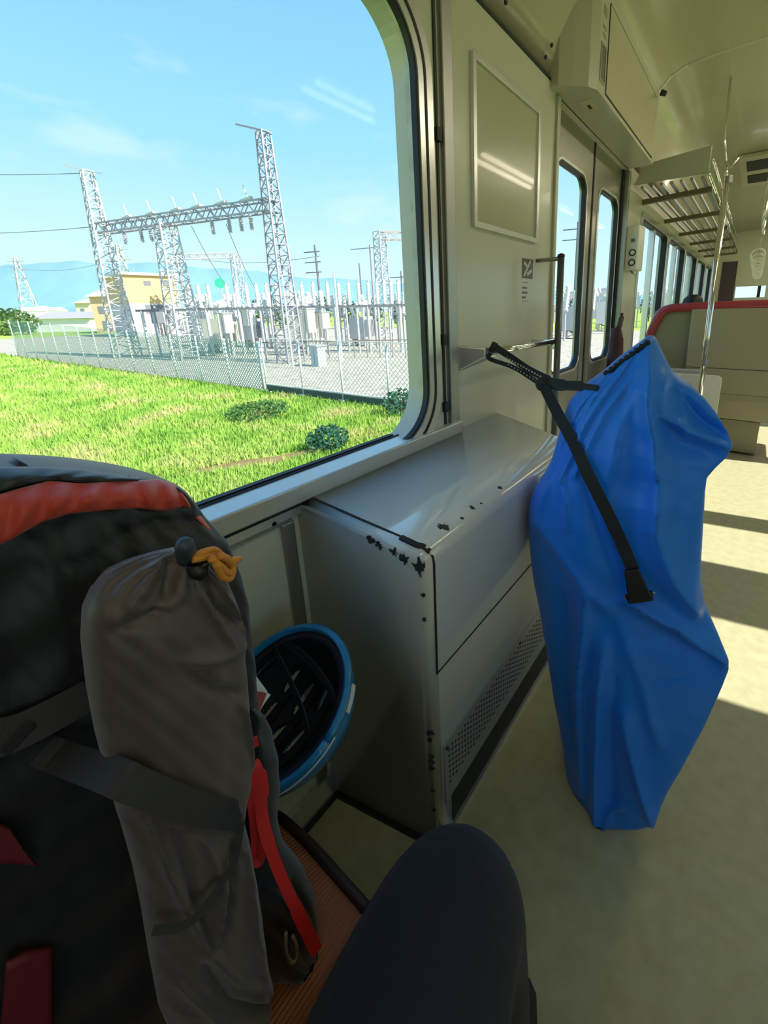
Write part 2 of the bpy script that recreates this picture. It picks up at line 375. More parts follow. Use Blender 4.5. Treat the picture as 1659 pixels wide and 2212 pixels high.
# vent grille, kick plate and floor strip
vpn = MB().box((BX-.002, .535, .105), (BX+.003, yend-.02, .275)).build('vent_panel', m_kick, box, bevel=.001)
k = MB()
for i in range(58):
    for j in range(7):
        y = .55+i*.0125; z = .150+j*.0155+(i % 2)*.007; k.box((BX+.0025, y, z), (BX+.0034, y+.006, z+.006))
k.build('vent_holes', m_dark, vpn, kind='stuff')
for y in (.545, .90, 1.27): MB().lathe((BX+.003, y, .262), [(0, .005), (.003, .004)], 8, (1, 0, 0)).build('screw', m_chip, box)
MB().box((BX-.001, .56, .016), (BX+.0015, yend-.02, .105)).build('kick_plate', m_dark, box)
MB().box((BX-.002, .53, 0), (BX+.008, yend, .014)).build('floor_strip', m_alu, box)
fl = MB().ribbon([Vector((WL+.01, yw-.003, .006)), Vector((BX, yf-.003, .006))], (0, 1, 0), .012, .012); fl.build('floor_seal', m_rubber, box)

# ------------------------------------------------------------------ poster frame, sticker, rail, post
fr = thing('poster_frame', (WL, 1.355, 1.44), 'silver framed advertisement holder with blank glossy sheet on cream wall', 'poster frame')
MB().ringX(rrect(1.130, 1.583, 1.438, 1.885, .006, 3), rrect(1.148, 1.565, 1.456, 1.867, .004, 3), WL+.012, WL).build('frame', m_alu, fr, bevel=.002)
MB().box((WL, 1.140, 1.448), (WL+.004, 1.573, 1.875)).build('sheet', mat('glossy_blank_sheet', (.50, .475, .34), .22, spec=.3, coat=.35, coat_r=.03), fr)
st = thing('wall_sticker', (WL, 1.50, 1.27), 'small grey pictogram sticker with fine print under the poster frame', 'sticker')
def wallrect(px, py, x0=WL): p = atX(px, py, x0); return p.y, p.z
ya, za = wallrect(1128, 557); yb, zb = wallrect(1150, 603)
MB().box((WL, ya, zb), (WL+.0012, yb, za)).build('pictogram_plate', mat('sticker_grey', (.12, .12, .11), .4), st)
k = MB(); cy_, cz_ = (ya+yb)/2, (za+zb)/2; hy, hz = (yb-ya)/2, (za-zb)/2
k.bar((WL+.0016, cy_-hy*.7, cz_-hz*.8), (WL+.0016, cy_+hy*.5, cz_+hz*.85), .010, .001, (1, 0, 0)); k.bar((WL+.0016, cy_-hy*.1, cz_-hz*.6), (WL+.0016, cy_+hy*.75, cz_-hz*.1), .012, .001, (1, 0, 0)); k.bar((WL+.0016, cy_-hy*.7, cz_+hz*.6), (WL+.0016, cy_-hy*.1, cz_+hz*.2), .010, .001, (1, 0, 0))
k.build('pictogram', mat('sticker_pale', (.62, .62, .54), .4), st)
k = MB()
for i, (w_, h_) in enumerate(((.05, .002), (.040, .007), (.044, .008), (.030, .009), (.05, .002))):
    z = zb-.014-i*.017; k.box((WL, ya+.004, z-h_), (WL+.0012, ya+.004+w_, z))
k.build('fine_print', mat('sticker_print', (.20, .20, .18), .5), st)
# grab rail along the wall
RX = WL+.085
rail = thing('grab_rail', (RX, 1.4, 1.06), 'horizontal chrome grab rail on the cream wall above the heater box', 'rail')
zr = 1.066
MB().tube([(RX, 1.10, zr+.006), (RX, 1.62, zr)], .011, 12).build('bar', m_chrome, rail, smooth=True)
k = MB(); k.loops([[(WL, 1.045, zr-.055), (WL, 1.085, zr-.055), (WL, 1.085, zr+.025), (WL, 1.045, zr+.025)], [(RX-.01, 1.085, zr-.012), (RX+.008, 1.125, zr-.012), (RX+.008, 1.125, zr+.018), (RX-.01, 1.085, zr+.018)]]); k.build('bracket', m_alu, rail, bevel=.005)
MB().bar((WL, 1.575, zr-.004), (RX, 1.575, zr-.004), .022).build('bracket', m_alu, rail, bevel=.003)
MB().lathe((RX, 1.60, zr-.03), [(0, .012), (.03, .012)], 10).build('clamp', m_chrome, rail)
post = thing('partition_post', (WL+.10, 1.60, 0), 'slim grey vertical post at the near side of the door', 'post')
MB().tube([(WL+.10, 1.60, 0), (WL+.10, 1.60, 1.385)], .013, 12).build('pole', mat('grey_painted_pole', (.13, .14, .145), .3, .3), post, smooth=True)
MB().tube([(WL+.10, 1.60, .0), (WL+.10, 1.60, .05)], .022, 12).build('base_collar', m_alu, post, smooth=True)
MB().tube([(WL, 1.60, 1.378), (WL+.10, 1.60, 1.378)], .008, 8).build('top_arm', m_alud, post, smooth=True)
MB().lathe((WL+.10, 1.60, 1.385), [(0, .015), (.008, .013), (.012, .004)], 12).build('cap', m_rubber, post)

# ------------------------------------------------------------------ sliding doors
def door_leaf(d, y0, y1, gy0, gy1, x, side):
    lf = MB().ringX(rrect(y0, y1, .008, 1.99, .004), rrect(gy0, gy1, .885, 1.805, .07), x, x-.032).build('leaf', m_steel, d); d = lf
    MB().ringX(rrect(gy0-.018, gy1+.018, .867, 1.823, .085), rrect(gy0-.004, gy1+.004, .881, 1.809, .072), x+.006, x-.002).build('window_frame', m_alu, d, bevel=.002)
    MB().ringX(rrect(gy0-.005, gy1+.005, .880, 1.810, .074), rrect(gy0+.006, gy1-.006, .891, 1.799, .066), x+.003, x-.02).build('gasket', m_rubber, d)
    MB().box((x-.018, gy0-.002, .883), (x-.014, gy1+.002, 1.807)).build('pane', m_glass, d)
    hy = y1-.055 if side > 0 else y0+.055
    MB().box((x-.002, hy-.022, .78), (x+.006, hy+.022, .90)).build('pull_recess', m_alud, d, bevel=.003)
DX = WL-.030
door = bpy.data.objects.new('door_1', None); col.objects.link(door); door.location = (DX, 2.31, 0); tag(door, kind='structure')
door_leaf(door, 1.76, 2.315, 1.83, 2.218, DX, 1)
door_leaf(door, 2.325, 2.875, 2.424, 2.80, DX, -1)
MB().box((DX-.034, 2.312, .01), (DX+.004, 2.328, 1.99)).build('centre_seal', m_rubber, door)
MB().box((DX-.01, 2.835, .01), (DX+.012, 2.862, 1.985)).build('edge_seal', m_rubber, door)
MB().box((WL-.07, 1.755, 0), (WL, 2.87, .008)).build('threshold', m_alu, door)
d2 = bpy.data.objects.new('door_2', None); col.objects.link(d2); d2.location = (WR, 2.24, 0); tag(d2, kind='structure')
for a, b in RW[1:3]:
    MB().ringX(rrect(a-.02, b+.02, .84, 1.84, .05), rrect(a+.006, b-.006, .866, 1.814, .03), WR-.006, WR+.02).build('window_frame', m_alu, d2)
    MB().box((WR+.03, a, .86), (WR+.034, b, 1.82)).build('pane', m_glass, d2)
MB().box((WR-.004, 2.232, 0), (WR+.001, 2.248, 2.0)).build('centre_seal', m_rubber, d2)
for i, (a, b) in enumerate(RW[:1]+RW[3:]):  # the first one glazes the added near opening
    q = bpy.data.objects.new('window_%d' % (i+7), None); col.objects.link(q); q.location = (WR, a, .86); tag(q, kind='structure')
    MB().ringX(rrect(a-.03, b+.03, .83, 1.85, .06), rrect(a+.008, b-.008, .868, 1.812, .04), WR-.008, WR+.02).build('window_frame', m_alu, q)
    MB().box((WR+.03, a, .86), (WR+.034, b, 1.82)).build('pane', m_glass, q)
for i, (a, b) in enumerate(FARW):
    q = bpy.data.objects.new('window_%d' % (i+2), None); col.objects.link(q); q.location = (WL, a, .83); tag(q, kind='structure')
    MB().ringX(rrect(a-.03, b+.03, .80, 1.83, .06), rrect(a+.012, b-.012, .842, 1.788, .05), WL+.010, WL-.03).build('window_frame', m_alu, q, bevel=.003)
    MB().ringX(rrect(a+.008, b-.008, .838, 1.792, .05), rrect(a+.022, b-.022, .852, 1.778, .045), WL+.002, WL-.045).build('gasket', m_rubber, q)
    mid = (a+b)/2
    MB().box((WL-.05, mid-.018, .85), (WL-.004, mid+.018, 1.78)).build('mullion', m_alu, q, bevel=.003)
    MB().box((WL-.050, a, .83), (WL-.046, b, 1.80)).build('pane', m_glass, q)

# ------------------------------------------------------------------ door header box
HX = -.600
hd = thing('door_header_box', (-.67, 2.27, 1.99), 'cream door engine cover above the sliding doors with inspection panel', 'cover')
k = MB(); ys = [1.68, 1.715, 1.76, 1.80, 2.86]; xs = [WL+.03, -.665, -.62, HX, HX]
rg = [[(WL-.004, y, 1.99), (x, y, 1.99), (x, y, 2.36), (WL-.004, y, 2.36)] for y, x in zip(ys, xs)]
k.loops(rg); k.build('body', mat('header_cream', (.54, .52, .39), .33, coat=.2), hd)
ya, yb, za, zb = 1.905, 2.80, 2.012, 2.300
MB().box((HX, ya, za), (HX+.003, yb, zb)).build('inspection_panel', m_ceil, hd)
k = MB(); k.ringX(rrect(ya-.005, yb+.005, za-.005, zb+.005, .004, 2), rrect(ya, yb, za, zb, .003, 2), HX+.0022, HX-.001); k.build('panel_seam', m_gap, hd)
k = MB().box((HX-.002, 1.825, 2.035), (HX+.001, 1.875, 2.145)); k.build('speaker_slot', mat('slot_brown', (.16, .13, .07), .6), hd)
MB().ringX(rrect(1.818, 1.882, 2.028, 2.152, .003, 2), rrect(1.825, 1.875, 2.035, 2.145, .003, 2), HX+.003, HX).build('slot_frame', m_alud, hd)
for z in (2.175, 2.20, 2.24): MB().box((HX-.001, 1.83, z), (HX+.001, 1.87, z+(.012 if z < 2.23 else .03))).build('warning_mark', mat('mark_tan', (.33, .29, .17), .5), hd)
MB().lathe((-.63, 1.775, 2.02), [(0, .014), (.006, .012)], 12, (.7, -.5, 0)).build('key_lock', m_chip, hd)
MB().box((-.690, 1.85, 1.9885), (-.640, 1.95, 1.9905)).build('label_plate', mat('label_cream', (.62, .57, .40), .5), hd)
MB().box((-.672, 1.90, 1.9875), (-.660, 1.94, 1.989)).build('label_mark', m_rubber, hd)
MB().lathe((-.585, 2.835, 2.335), [(0, .016), (.03, .012)], 10, (.8, 0, -.4)).build('corner_bolt', m_chip, hd)
# ceiling rib across the car
k = MB(); rb = [(x, z) for x, z in full if z > 2.29]
k.loops([[(x, 2.86, z-.004), (x, 2.89, z-.004), (x, 2.89, z+.01), (x, 2.86, z+.01)] for x, z in rb]); k.build('ceiling_rib', mat('rib_cream', (.60, .60, .47), .25), bpy.data.objects['ceiling'])

# ------------------------------------------------------------------ call box by the door
cb = thing('door_call_box', (WL, 3.02, 1.42), 'white wall box with two round buttons beside the far door edge', 'switch box')
MB().box((WL, 2.935, 1.42), (WL+.075, 3.105, 1.69)).build('case', m_white, cb, bevel=.008)
CFY = 2.935
for z in (1.525, 1.465):
    br_ = MB().lathe((WL+.045, CFY, z), [(-.001, .021), (.004, .021), (.004, .015), (.001, .015)], 18, (0, -1, 0)).build('button_ring', m_rubber, cb)
    MB().lathe((WL+.045, CFY, z), [(0, .014), (.006, .013)], 16, (0, -1, 0)).build('button', m_white, br_)
k = MB()
for z in (1.602, 1.594, 1.586): k.box((WL+.030, CFY-.001, z), (WL+.054, CFY+.001, z+.005))
k.build('print', m_rubber, cb)
MB().tube([(WL+.03, 2.99, 1.42), (WL+.05, 2.97, 1.40), (WL+.06, 2.99, 1.395)], .006, 8).build('cable_stub', m_alud, cb)

# ------------------------------------------------------------------ luggage rack, stanchion, seats, far end
rk = thing('luggage_rack', (-.51, 4.6, 1.90), 'slatted metal luggage rack along the left wall past the door', 'luggage rack')
ry0, ry1, rx0, rx1, rz = 3.02, 7.6, WL, -.325, 1.915
for i in range(7):
    x = lerp(rx0+.05, rx1-.03, i/6); MB().bar((x, ry0, rz), (x, ry1, rz), .016, .014).build('slat', m_alud, rk)
for y in (3.30, 4.15, 5.0, 5.85, 6.7, 7.5):
    MB().bar((rx0-.0, y, rz-.03), (rx1, y, rz-.012), .035, .03).build('bracket', mat('bracket_brown', (.20, .165, .10), .4, .4), rk)
MB().tube([(rx1, ry0, rz+.01), (rx1, ry1, rz+.01)], .013, 10).build('front_rail', m_chrome, rk, smooth=True)
MB().tube([(rx1+.01, ry0, rz+.085), (rx1+.01, ry1, rz+.085)], .010, 10).build('top_rail', m_chrome, rk, smooth=True)
k = MB(); k.loops([[(rx0, ry0, rz+.02), (rx1, ry0, rz+.02), (rx1, ry0, rz+.16), (rx0+.05, ry0, rz+.13)], [(rx0, ry0+.012, rz+.02), (rx1, ry0+.012, rz+.02), (rx1, ry0+.012, rz+.16), (rx0+.05, ry0+.012, rz+.13)]])
k.build('end_plate', mat('grey_green_plate', (.40, .41, .31), .3), rk, bevel=.003)
pl = thing('chrome_stanchion', (-.235, 3.2, 0), 'tall chrome stanchion pole in front of the red-topped seat back', 'pole')
MB().tube([(-.235, 3.2, 0), (-.245, 3.2, 1.93)], .017, 14).build('pole', m_chrome, pl, smooth=True)
for z in (.80, 1.90): MB().lathe((-.235, 3.2, z), [(0, .022), (.04, .022)], 12).build('clamp', m_alud, pl)
MB().lathe((-.235, 3.2, 0), [(0, .045), (.012, .04), (.02, .02)], 14).build('foot', m_alu, pl)
k = MB().tube([(-.245, 3.2, 1.90), (-.26, 3.2, 2.02), (rx1+.01, 3.2, rz+.09)], .010, 8); k.tube([(-.245, 3.2, 1.92), (-.285, 3.2, 2.15), (-.29, 3.2, 2.455)], .007, 8); k.build('tie_arm', m_chrome, pl, smooth=True)
k = MB().tube([(-.26, 3.19, 2.02), (-.235, 3.19, 1.975), (-.20, 3.19, 2.03)], .007, 8); k.build('hook', m_chrome, pl, smooth=True)

SY = 3.86
seat = thing('bench_seat', (.1, SY+.25, 0), 'beige cross bench with a red padded top edge facing away', 'seat')
k = MB().box((-.42, SY, .30), (.62, SY+.06, 1.165)); bsh = k.build('back_shell', m_seatback, seat, bevel=.01)
k = MB().box((-.70, SY+.05, .62), (-.42, SY+.10, 1.15)); k.build('wall_side_panel', mat('seat_panel_olive', (.25, .225, .135), .45), seat, bevel=.006)
k = MB(); k.tube(spline([(-.722, SY+.03, .93), (-.700, SY+.03, 1.02), (-.655, SY+.03, 1.125), (-.60, SY+.03, 1.165), (-.45, SY+.03, 1.178), (.1, SY+.03, 1.19), (.62, SY+.03, 1.19)], 5), .034, 12); k.build('top_edge', m_red, seat, smooth=True, label='dark red padded top edge')
MB().box((-.42, SY-.003, .70), (.62, SY+.001, .703)).build('shell_seam', m_gap, bsh)
MB().box((-.42, SY-.005, .46), (.62, SY+.001, .50)).build('shell_seam', mat('seam_tan', (.30, .27, .17), .5), bsh)
k = MB().box((-.25, SY+.06, .02), (.145, SY+.50, .285)); k.build('plinth', mat('plinth_brown', (.27, .25, .17), .5), seat, bevel=.004)
k = MB().box((-.60, SY+.06, .32), (.62, SY+.55, .44)); k.build('cushion', m_red, seat, bevel=.03)
MB().box((-.25, SY+.052, .288), (.62, SY+.06, .297)).build('plinth_gap', m_gap, seat)
tb = thing('folding_seat_panel', (-.30, 3.35, 0), 'white rounded panel standing behind the blue bag beside the pole', 'panel')
k = MB(); o2 = rrect(-.52, -.128, .02, .722, .03, 5)
k.loops([[(y, 3.30, z) for y, z in o2], [(y, 3.33, z) for y, z in o2]]); k.build('board', mat('ivory_board', (.78, .77, .68), .35), tb, bevel=.004)
MB().box((-.50, 3.33, .70), (-.24, 3.40, .745)).build('ledge', mat('ledge_grey', (.45, .46, .40), .4), tb, bevel=.004)
for x in (-.48, -.18): MB().box((x, 3.33, 0), (x+.03, 3.40, .70)).build('leg', m_alud, tb)
mb_ = thing('maroon_bundle', (WL+.04, 2.72, 0), 'dark maroon upright bundle with a forked top beside the far door edge', 'bundle')
k = MB(); k.tube([(WL+.05, 2.70, 0), (WL+.055, 2.69, .35), (WL+.058, 2.67, .7), (WL+.055, 2.66, 1.00), (WL+.05, 2.665, 1.07)], [.035, .055, .055, .042, .026], 10); k.build('cloth', mat('dark_maroon_cloth', (.055, .014, .020), .7, bump=(30, .5)), mb_, smooth=True)
for dy, dz in ((.02, .03), (.05, .055), (.075, .03)): MB().tube([(WL+.052, 2.665, 1.05), (WL+.060, 2.67+dy*.5, 1.08), (WL+.062, 2.67+dy*1.1, 1.10+dz)], [.016, .013, .008], 8).build('prong', mat('dark_brown_prong', (.05, .025, .02), .6), mb_, smooth=True)

# seated passenger behind the bench
pn = thing('person', (-.47, 4.28, .44), 'seated passenger with short black hair behind the red seat edge', 'person')
k = MB(); cx, cy = -.47, 4.30
def ell(z, a, b, dy=0, n=18): return [(cx+a*math.cos(2*math.pi*j/n), cy+dy+b*math.sin(2*math.pi*j/n), z) for j in range(n)]
k.loops([ell(.44, .16, .12, .03), ell(.50, .175, .125, .03), ell(.62, .16, .11), ell(.78, .185, .115), ell(.88, .20, .10), ell(.935, .185, .085), ell(.965, .11, .07), ell(.985, .062, .060, .01), ell(1.03, .056, .058, .015),
         ell(1.05, .064, .078, .03), ell(1.09, .076, .092, .03), ell(1.15, .082, .098, .025), ell(1.21, .080, .096, .02), ell(1.25, .062, .076, .015), ell(1.272, .030, .036, .01)])
for s_x in (-1, 1):
    k.tube([(cx+s_x*.09, cy+.02, .53), (cx+s_x*.10, cy+.25, .54), (cx+s_x*.10, cy+.44, .53), (cx+s_x*.10, cy+.46, .30), (cx+s_x*.10, cy+.45, .08), (cx+s_x*.11, cy+.55, .05)], [.085, .08, .06, .055, .04, .04], 12)
    k.tube([(cx+s_x*.185, cy, .89), (cx+s_x*.22, cy+.03, .72), (cx+s_x*.21, cy+.10, .61), (cx+s_x*.12, cy+.28, .60), (cx+s_x*.09, cy+.35, .60)], [.05, .045, .04, .034, .028], 12)
k.build('body', mat('dark_jacket', (.03, .03, .04), .7), pn, smooth=True)
k = MB(); k.loops([ell(1.07, .070, .060, -.035), ell(1.13, .088, .090, .0), ell(1.20, .090, .104, .012), ell(1.25, .074, .088, .012), ell(1.282, .036, .044, .01)]); k.build('hair', mat('black_hair', (.010, .009, .008), .5), pn, smooth=True)

# hanging strap handles on their rail
hr = thing('strap_rail', (-.02, 6.2, 1.98), 'chrome ceiling rail carrying the strap handles far down the car', 'rail')
MB().tube([(-.05, 4.6, 1.95), (-.05, 8.8, 1.95)], .012, 8).build('bar', m_chrome, hr, smooth=True)
for y in (4.7, 6.2, 7.7, 8.7): MB().tube([(-.05, y, 1.95), (-.05, y, 2.46)], .010, 8).build('hanger', m_chrome, hr)
def strap_handle():
    t = thing('hand_ring', (-.05, 4.9, 1.56), 'white ring strap handle hanging far down the car', 'strap handle', 'strap handles far down the car')
    MB().ribbon([(-.05, 4.9, 1.965), (-.05, 4.9, 1.68)], (0, 1, 0), .03, .006).build('strap', mat('grey_strap', (.45, .42, .32), .6), t)
    k = MB(); k.tube([(-.05+.055*math.sin(a), 4.9, 1.625+.055*math.cos(a)) for a in [2*math.pi*i/18 for i in range(19)]], .008, 8); k.build('ring', m_white, t, smooth=True); return t
s0 = strap_handle()
for i in range(1, 8): copy_tree(s0, (-.05, 4.9+i*.5, 1.56))
# ceiling louvre
for i, y in enumerate((4.75,)):
    p = atZ(1592, 447, 2.455); q = atZ(1655, 500, 2.455)
    cv = thing('ceiling_vent', (.02, 5.2, 2.44), 'cream ceiling air outlet with two dark slots', 'vent')
    MB().box((-.30, 4.78, 2.425), (.30, 5.9, 2.458)).build('housing', mat('vent_cream', (.50, .47, .33), .4), cv, bevel=.006)
    for yy in (4.90, 5.40): MB().box((-.24, yy, 2.421), (.24, yy+.34, 2.427)).build('slot', m_dark, cv)
# end door of the car
de = bpy.data.objects.new('door_3', None); col.objects.link(de); de.location = (-.1, Y1, 0); tag(de, kind='structure')
MB().box((-.62, Y1-.02, 0), (-.38, Y1+.001, 1.95)).build('dark_panel', mat('end_panel_brown', (.07, .05, .06), .5), de)
MB().box((ex0-.0, Y1+.025, ez0), (ex1, Y1+.03, ez1)).build('pane', m_glass, de)
MB().box((-.02, Y1-.004, ez0), (.03, Y1+.024, ez1)).build('glazing_bar', m_rubber, de)

# fluorescent lamp row out of view, added to raise the interior brightness
def lamp(y):
    t = thing('added_fluorescent_lamp', (.58, y+.6, 2.40), 'lit fluorescent ceiling lamp added out of view to brighten the car', 'lamp', 'added fluorescent lamps along the ceiling')
    hs_ = MB().box((.46, y, 2.42), (.70, y+1.2, 2.458)).build('housing', m_white_metal, t, bevel=.006)
    for x in (.52, .64): MB().tube([(x, y+.03, 2.405), (x, y+1.17, 2.405)], .016, 10).build('tube', m_tube, hs_, smooth=True)
    return t
l0 = lamp(1.7)
for i in (-2, 1, 2, 3, 4): copy_tree(l0, (.58, 2.3+i*1.5, 2.40))  # rearmost copy, behind the camera, added to light the heater box end

# ------------------------------------------------------------------ soft bodies built from measured outlines
def fold(q): return (.55*math.exp(-q*1.5)+.45*math.exp(-q*q))
def ring_body(rows, plane, front, back, away, ridges=(), nrow=120, nang=96, y_range=None, pw=1.0, wrinkle=0, seed=3, pinch=None):
    """rows: (pixel y, left x, right x); plane(px,py)->world point on the body's own standing plane; rings closed round it.
    ridges: (pixel polyline, width px, height m) folds raised out of the front"""
    ya, yb = y_range or (rows[0][0], rows[-1][0]); away = Vector(away).normalized(); rings = []
    rnd = random.Random(seed); ph = [rnd.uniform(0, 6.28) for _ in range(12)]
    for i in range(nrow+1):
        t = i/nrow; y = lerp(ya, yb, t); xl, xr = interp(rows, y); fd = interp(front, y)[0]; bd = interp(back, y)[0]
        L, Rr = plane(xl, y), plane(xr, y); rg = []
        for j in range(nang):
            a = 2*math.pi*j/nang; u = -math.cos(a); w_ = math.sin(a)
            p = L.lerp(Rr, (u+1)/2); px = lerp(xl, xr, (u+1)/2)
            pk = 1-interp(pinch, y)[0]*max(0, (u+.15)/1.15)**.8 if pinch else 1
            if w_ >= 0:
                d = fd*abs(w_)**pw*pk
                lift = 0
                for pl_, wd, hh in ridges:
                    dist, pos = seg_dist((px, y), pl_)
                    if dist < wd*3: lift += hh*fold(dist/wd)*min(1, w_*3)*(1-.35*abs(2*pos-1)**4)
                if wrinkle:
                    lift += wrinkle*(math.sin(px*.045+y*.021+ph[0])*math.sin(y*.019-px*.013+ph[1])+.6*math.sin(px*.09-y*.055+ph[2])*math.sin(y*.05+ph[3]))*min(1, w_*2.5)
                p = p-away*(d+lift)
            else:
                p = p+away*bd*abs(w_)*pk
            rg.append(p)
        rings.append(rg)
    return rings

# ---- blue bicycle bag
bag_rows = [(725, 1399, 1413), (732, 1390, 1418), (745, 1372, 1424), (770, 1338, 1436), (800, 1304, 1451), (830, 1262, 1490), (860, 1234, 1522), (890, 1222, 1546), (930, 1212, 1570), (962, 1203, 1583), (985, 1196, 1572), (1010, 1184, 1545), (1030, 1170, 1527), (1060, 1154, 1523), (1100, 1147, 1521), (1150, 1148, 1518), (1200, 1153, 1515), (1250, 1160, 1514), (1310, 1172, 1524), (1370, 1182, 1551), (1425, 1190, 1574), (1445, 1193, 1574), (1480, 1198, 1560), (1560, 1212, 1523), (1640, 1224, 1480), (1700, 1232, 1444), (1740, 1246, 1426), (1756, 1268, 1420), (1764, 1290, 1414)]
def bag_Y(y): return interp([(725, 1.03), (900, .99), (1060, .965), (1300, .93), (1560, .865), (1764, .80)], y)[0]
def bag_plane(x, y): return atY(x, y, bag_Y(y))
bag_front = [(725, .008), (760, .03), (830, .075), (960, .10), (1100, .11), (1250, .105), (1430, .10), (1560, .085), (1700, .06), (1750, .045), (1764, .03)]
bag_back = [(725, .01), (800, .08), (960, .15), (1200, .20), (1450, .20), (1640, .16), (1764, .10)]
bag_ridges = [([(1404, 735), (1418, 850), (1440, 930), (1446, 1010), (1440, 1100), (1468, 1200), (1512, 1285)], 26, 0.0546),
    ([(1440, 800), (1446, 880), (1500, 918), (1578, 963)], 11, 0.0260), ([(1470, 840), (1492, 890), (1496, 925)], 8, 0.0130),
    ([(1462, 835), (1520, 905), (1560, 940)], 16, -0.0286), ([(1432, 860), (1470, 940), (1540, 975)], 18, -0.0156),
    ([(1395, 1245), (1480, 1310), (1572, 1428)], 15, 0.0338), ([(1440, 1330), (1500, 1375), (1560, 1420)], 26, -0.0234),
    ([(1303, 1230), (1298, 1300), (1282, 1400), (1276, 1520), (1275, 1660)], 10, 0.0234), ([(1255, 1250), (1250, 1400), (1255, 1560)], 22, -0.0182),
    ([(1340, 1330), (1325, 1480), (1306, 1640), (1300, 1755)], 13, 0.0260), ([(1365, 1400), (1345, 1550), (1340, 1700)], 16, -0.0156),
    ([(1378, 1480), (1396, 1620), (1416, 1755)], 12, 0.0260), ([(1372, 1300), (1420, 1420), (1440, 1560)], 14, 0.0130),
    ([(1392, 735), (1350, 800), (1290, 900), (1240, 1010)], 8, 0.0156), ([(1360, 770), (1300, 850), (1245, 960)], 6, 0.0117), ([(1385, 790), (1330, 880), (1275, 1000)], 7, 0.0130), ([(1330, 790), (1268, 870), (1228, 950)], 6, 0.0117), ([(1395, 800), (1365, 930), (1345, 1060)], 12, 0.0104),
    ([(1240, 1005), (1262, 1050), (1268, 1100)], 9, 0.0169), ([(1215, 1010), (1195, 1060), (1178, 1120)], 12, 0.0130), ([(1160, 1075), (1230, 1130), (1300, 1210), (1350, 1260)], 16, 0.0156),
    ([(1296, 1000), (1330, 1110), (1368, 1230)], 14, -0.0130), ([(1310, 1755), (1335, 1700), (1355, 1690)], 9, 0.0130)]
bag_pinch = [(725, 0), (830, .2), (920, .8), (965, .9), (1010, .7), (1060, .3), (1250, .25), (1370, .55), (1430, .8), (1500, .6), (1640, .4), (1764, 0)]
bag = thing('bicycle_bag', (-.14, .92, 0), 'tall bright blue fabric bicycle cover bag standing on the aisle floor', 'bag')
rings = ring_body(bag_rows, bag_plane, bag_front, bag_back, (-.12, 1, 0), bag_ridges, 230, 150, pw=.72, wrinkle=.0022, pinch=bag_pinch)
zmin = min(p.z for rg in rings for p in rg)
for rg in rings:
    for p in rg:
        if p.x < BX+.012 and p.z < .80: p.x = BX+.012+(p.x-BX-.012)*.02
        if p.z < .004: p.z = .004
        p.x = max(p.x, -.60)
bagcov = MB().loops(rings).build('cover', m_blue, bag, smooth=True)
def bagsurf(px, py, off=.0):
    """point in front of the bag skin under a pixel"""
    xl, xr = interp(bag_rows, py); u = max(-1, min(1, (px-xl)/(xr-xl)*2-1)); w_ = math.sqrt(max(0, 1-u*u))
    d = interp(bag_front, py)[0]*w_**.72*(1-interp(bag_pinch, py)[0]*max(0, (u+.15)/1.15)**.8)
    for pl_, wd, hh in bag_ridges:
        dist, pos = seg_dist((px, py), pl_)
        if dist < wd*3: d += hh*fold(dist/wd)*min(1, w_*3)*(1-.35*abs(2*pos-1)**4)
    return atY(px, py, bag_Y(py)-d-off)
# knotted drawstring at its top
k = MB()
for i in range(9):
    a = bagsurf(1310+i*11, 806-i*8.2, .002); k.lathe(a, [(-.006, .004), (0, .008), (.006, .004)], 6, (random.uniform(-1, 1), .3, random.uniform(-1, 1)))
k.tube([bagsurf(1310+i*11, 806-i*8.2+(i % 2)*3, .003) for i in range(9)], .0035, 6); k.build('drawstring', m_web, bagcov, smooth=True)

# ---- strap from the rail to the bag
sp_ = thing('tie_strap', (-.45, 1.15, .98), 'black webbing tie strap from the grab rail to the blue bag buckle', 'strap')
J = atY(1173, 830, 1.0)
railp = Vector((RX, 1.235, zr+.006))
def camside(pts):
    def f(i):
        d = (pts[min(i+1, len(pts)-1)]-pts[max(i-1, 0)]).normalized(); return d.cross((pts[i]-CAM).normalized())
    return f
def strap(name, pts, w_, th=.003, mm=None, n=6):
    P3 = spline(pts, n); return MB().ribbon(P3, camside(P3), w_, th).build(name, mm or m_web, sp_)
ra, rb_ = atX(1052, 766, RX-.004), atX(1066, 752, RX+.012)
strap('lower_band', [ra+Vector((.012, 0, .006)), ra+Vector((.012, -.004, -.012)), atY(1110, 794, 1.09), J+Vector((.0, 0, -.004))], .013)
strap('upper_band', [rb_+Vector((0, .006, .010)), rb_+Vector((.010, 0, .002)), atY(1110, 776, 1.12), atY(1140, 797, 1.07), J+Vector((.012, .012, .010))], .020)
MB().tube([ra+Vector((.014, 0, .010)), rb_+Vector((.004, .004, .014))], .010, 8).build('rail_loop', m_web, sp_, smooth=True)
for i in range(14):
    for (a, b, s__) in (((1075, 774), (1168, 828), .0045), ((1092, 772), (1176, 818), .006)):
        t = (i+.5)/14; p = atY(lerp(a[0], b[0], t), lerp(a[1], b[1], t), 1.12-.115*t-.004)
        MB().lathe(p, [(0, s__*.5), (.002, s__*.4)], 6, p-CAM).build('ladder_stud', m_alud, sp_)
MB().lathe(J, [(-.006, .016), (0, .020), (.006, .016)], 10, J-CAM).build('knot', m_web, sp_, smooth=True)
pts = [J, atY(1202, 888, .93), bagsurf(1238, 955, .022), bagsurf(1270, 1025, .016), bagsurf(1318, 1120, .010), bagsurf(1350, 1190, .010), bagsurf(1368, 1232, .012)]
strap('main_band', pts, .027, .0035)
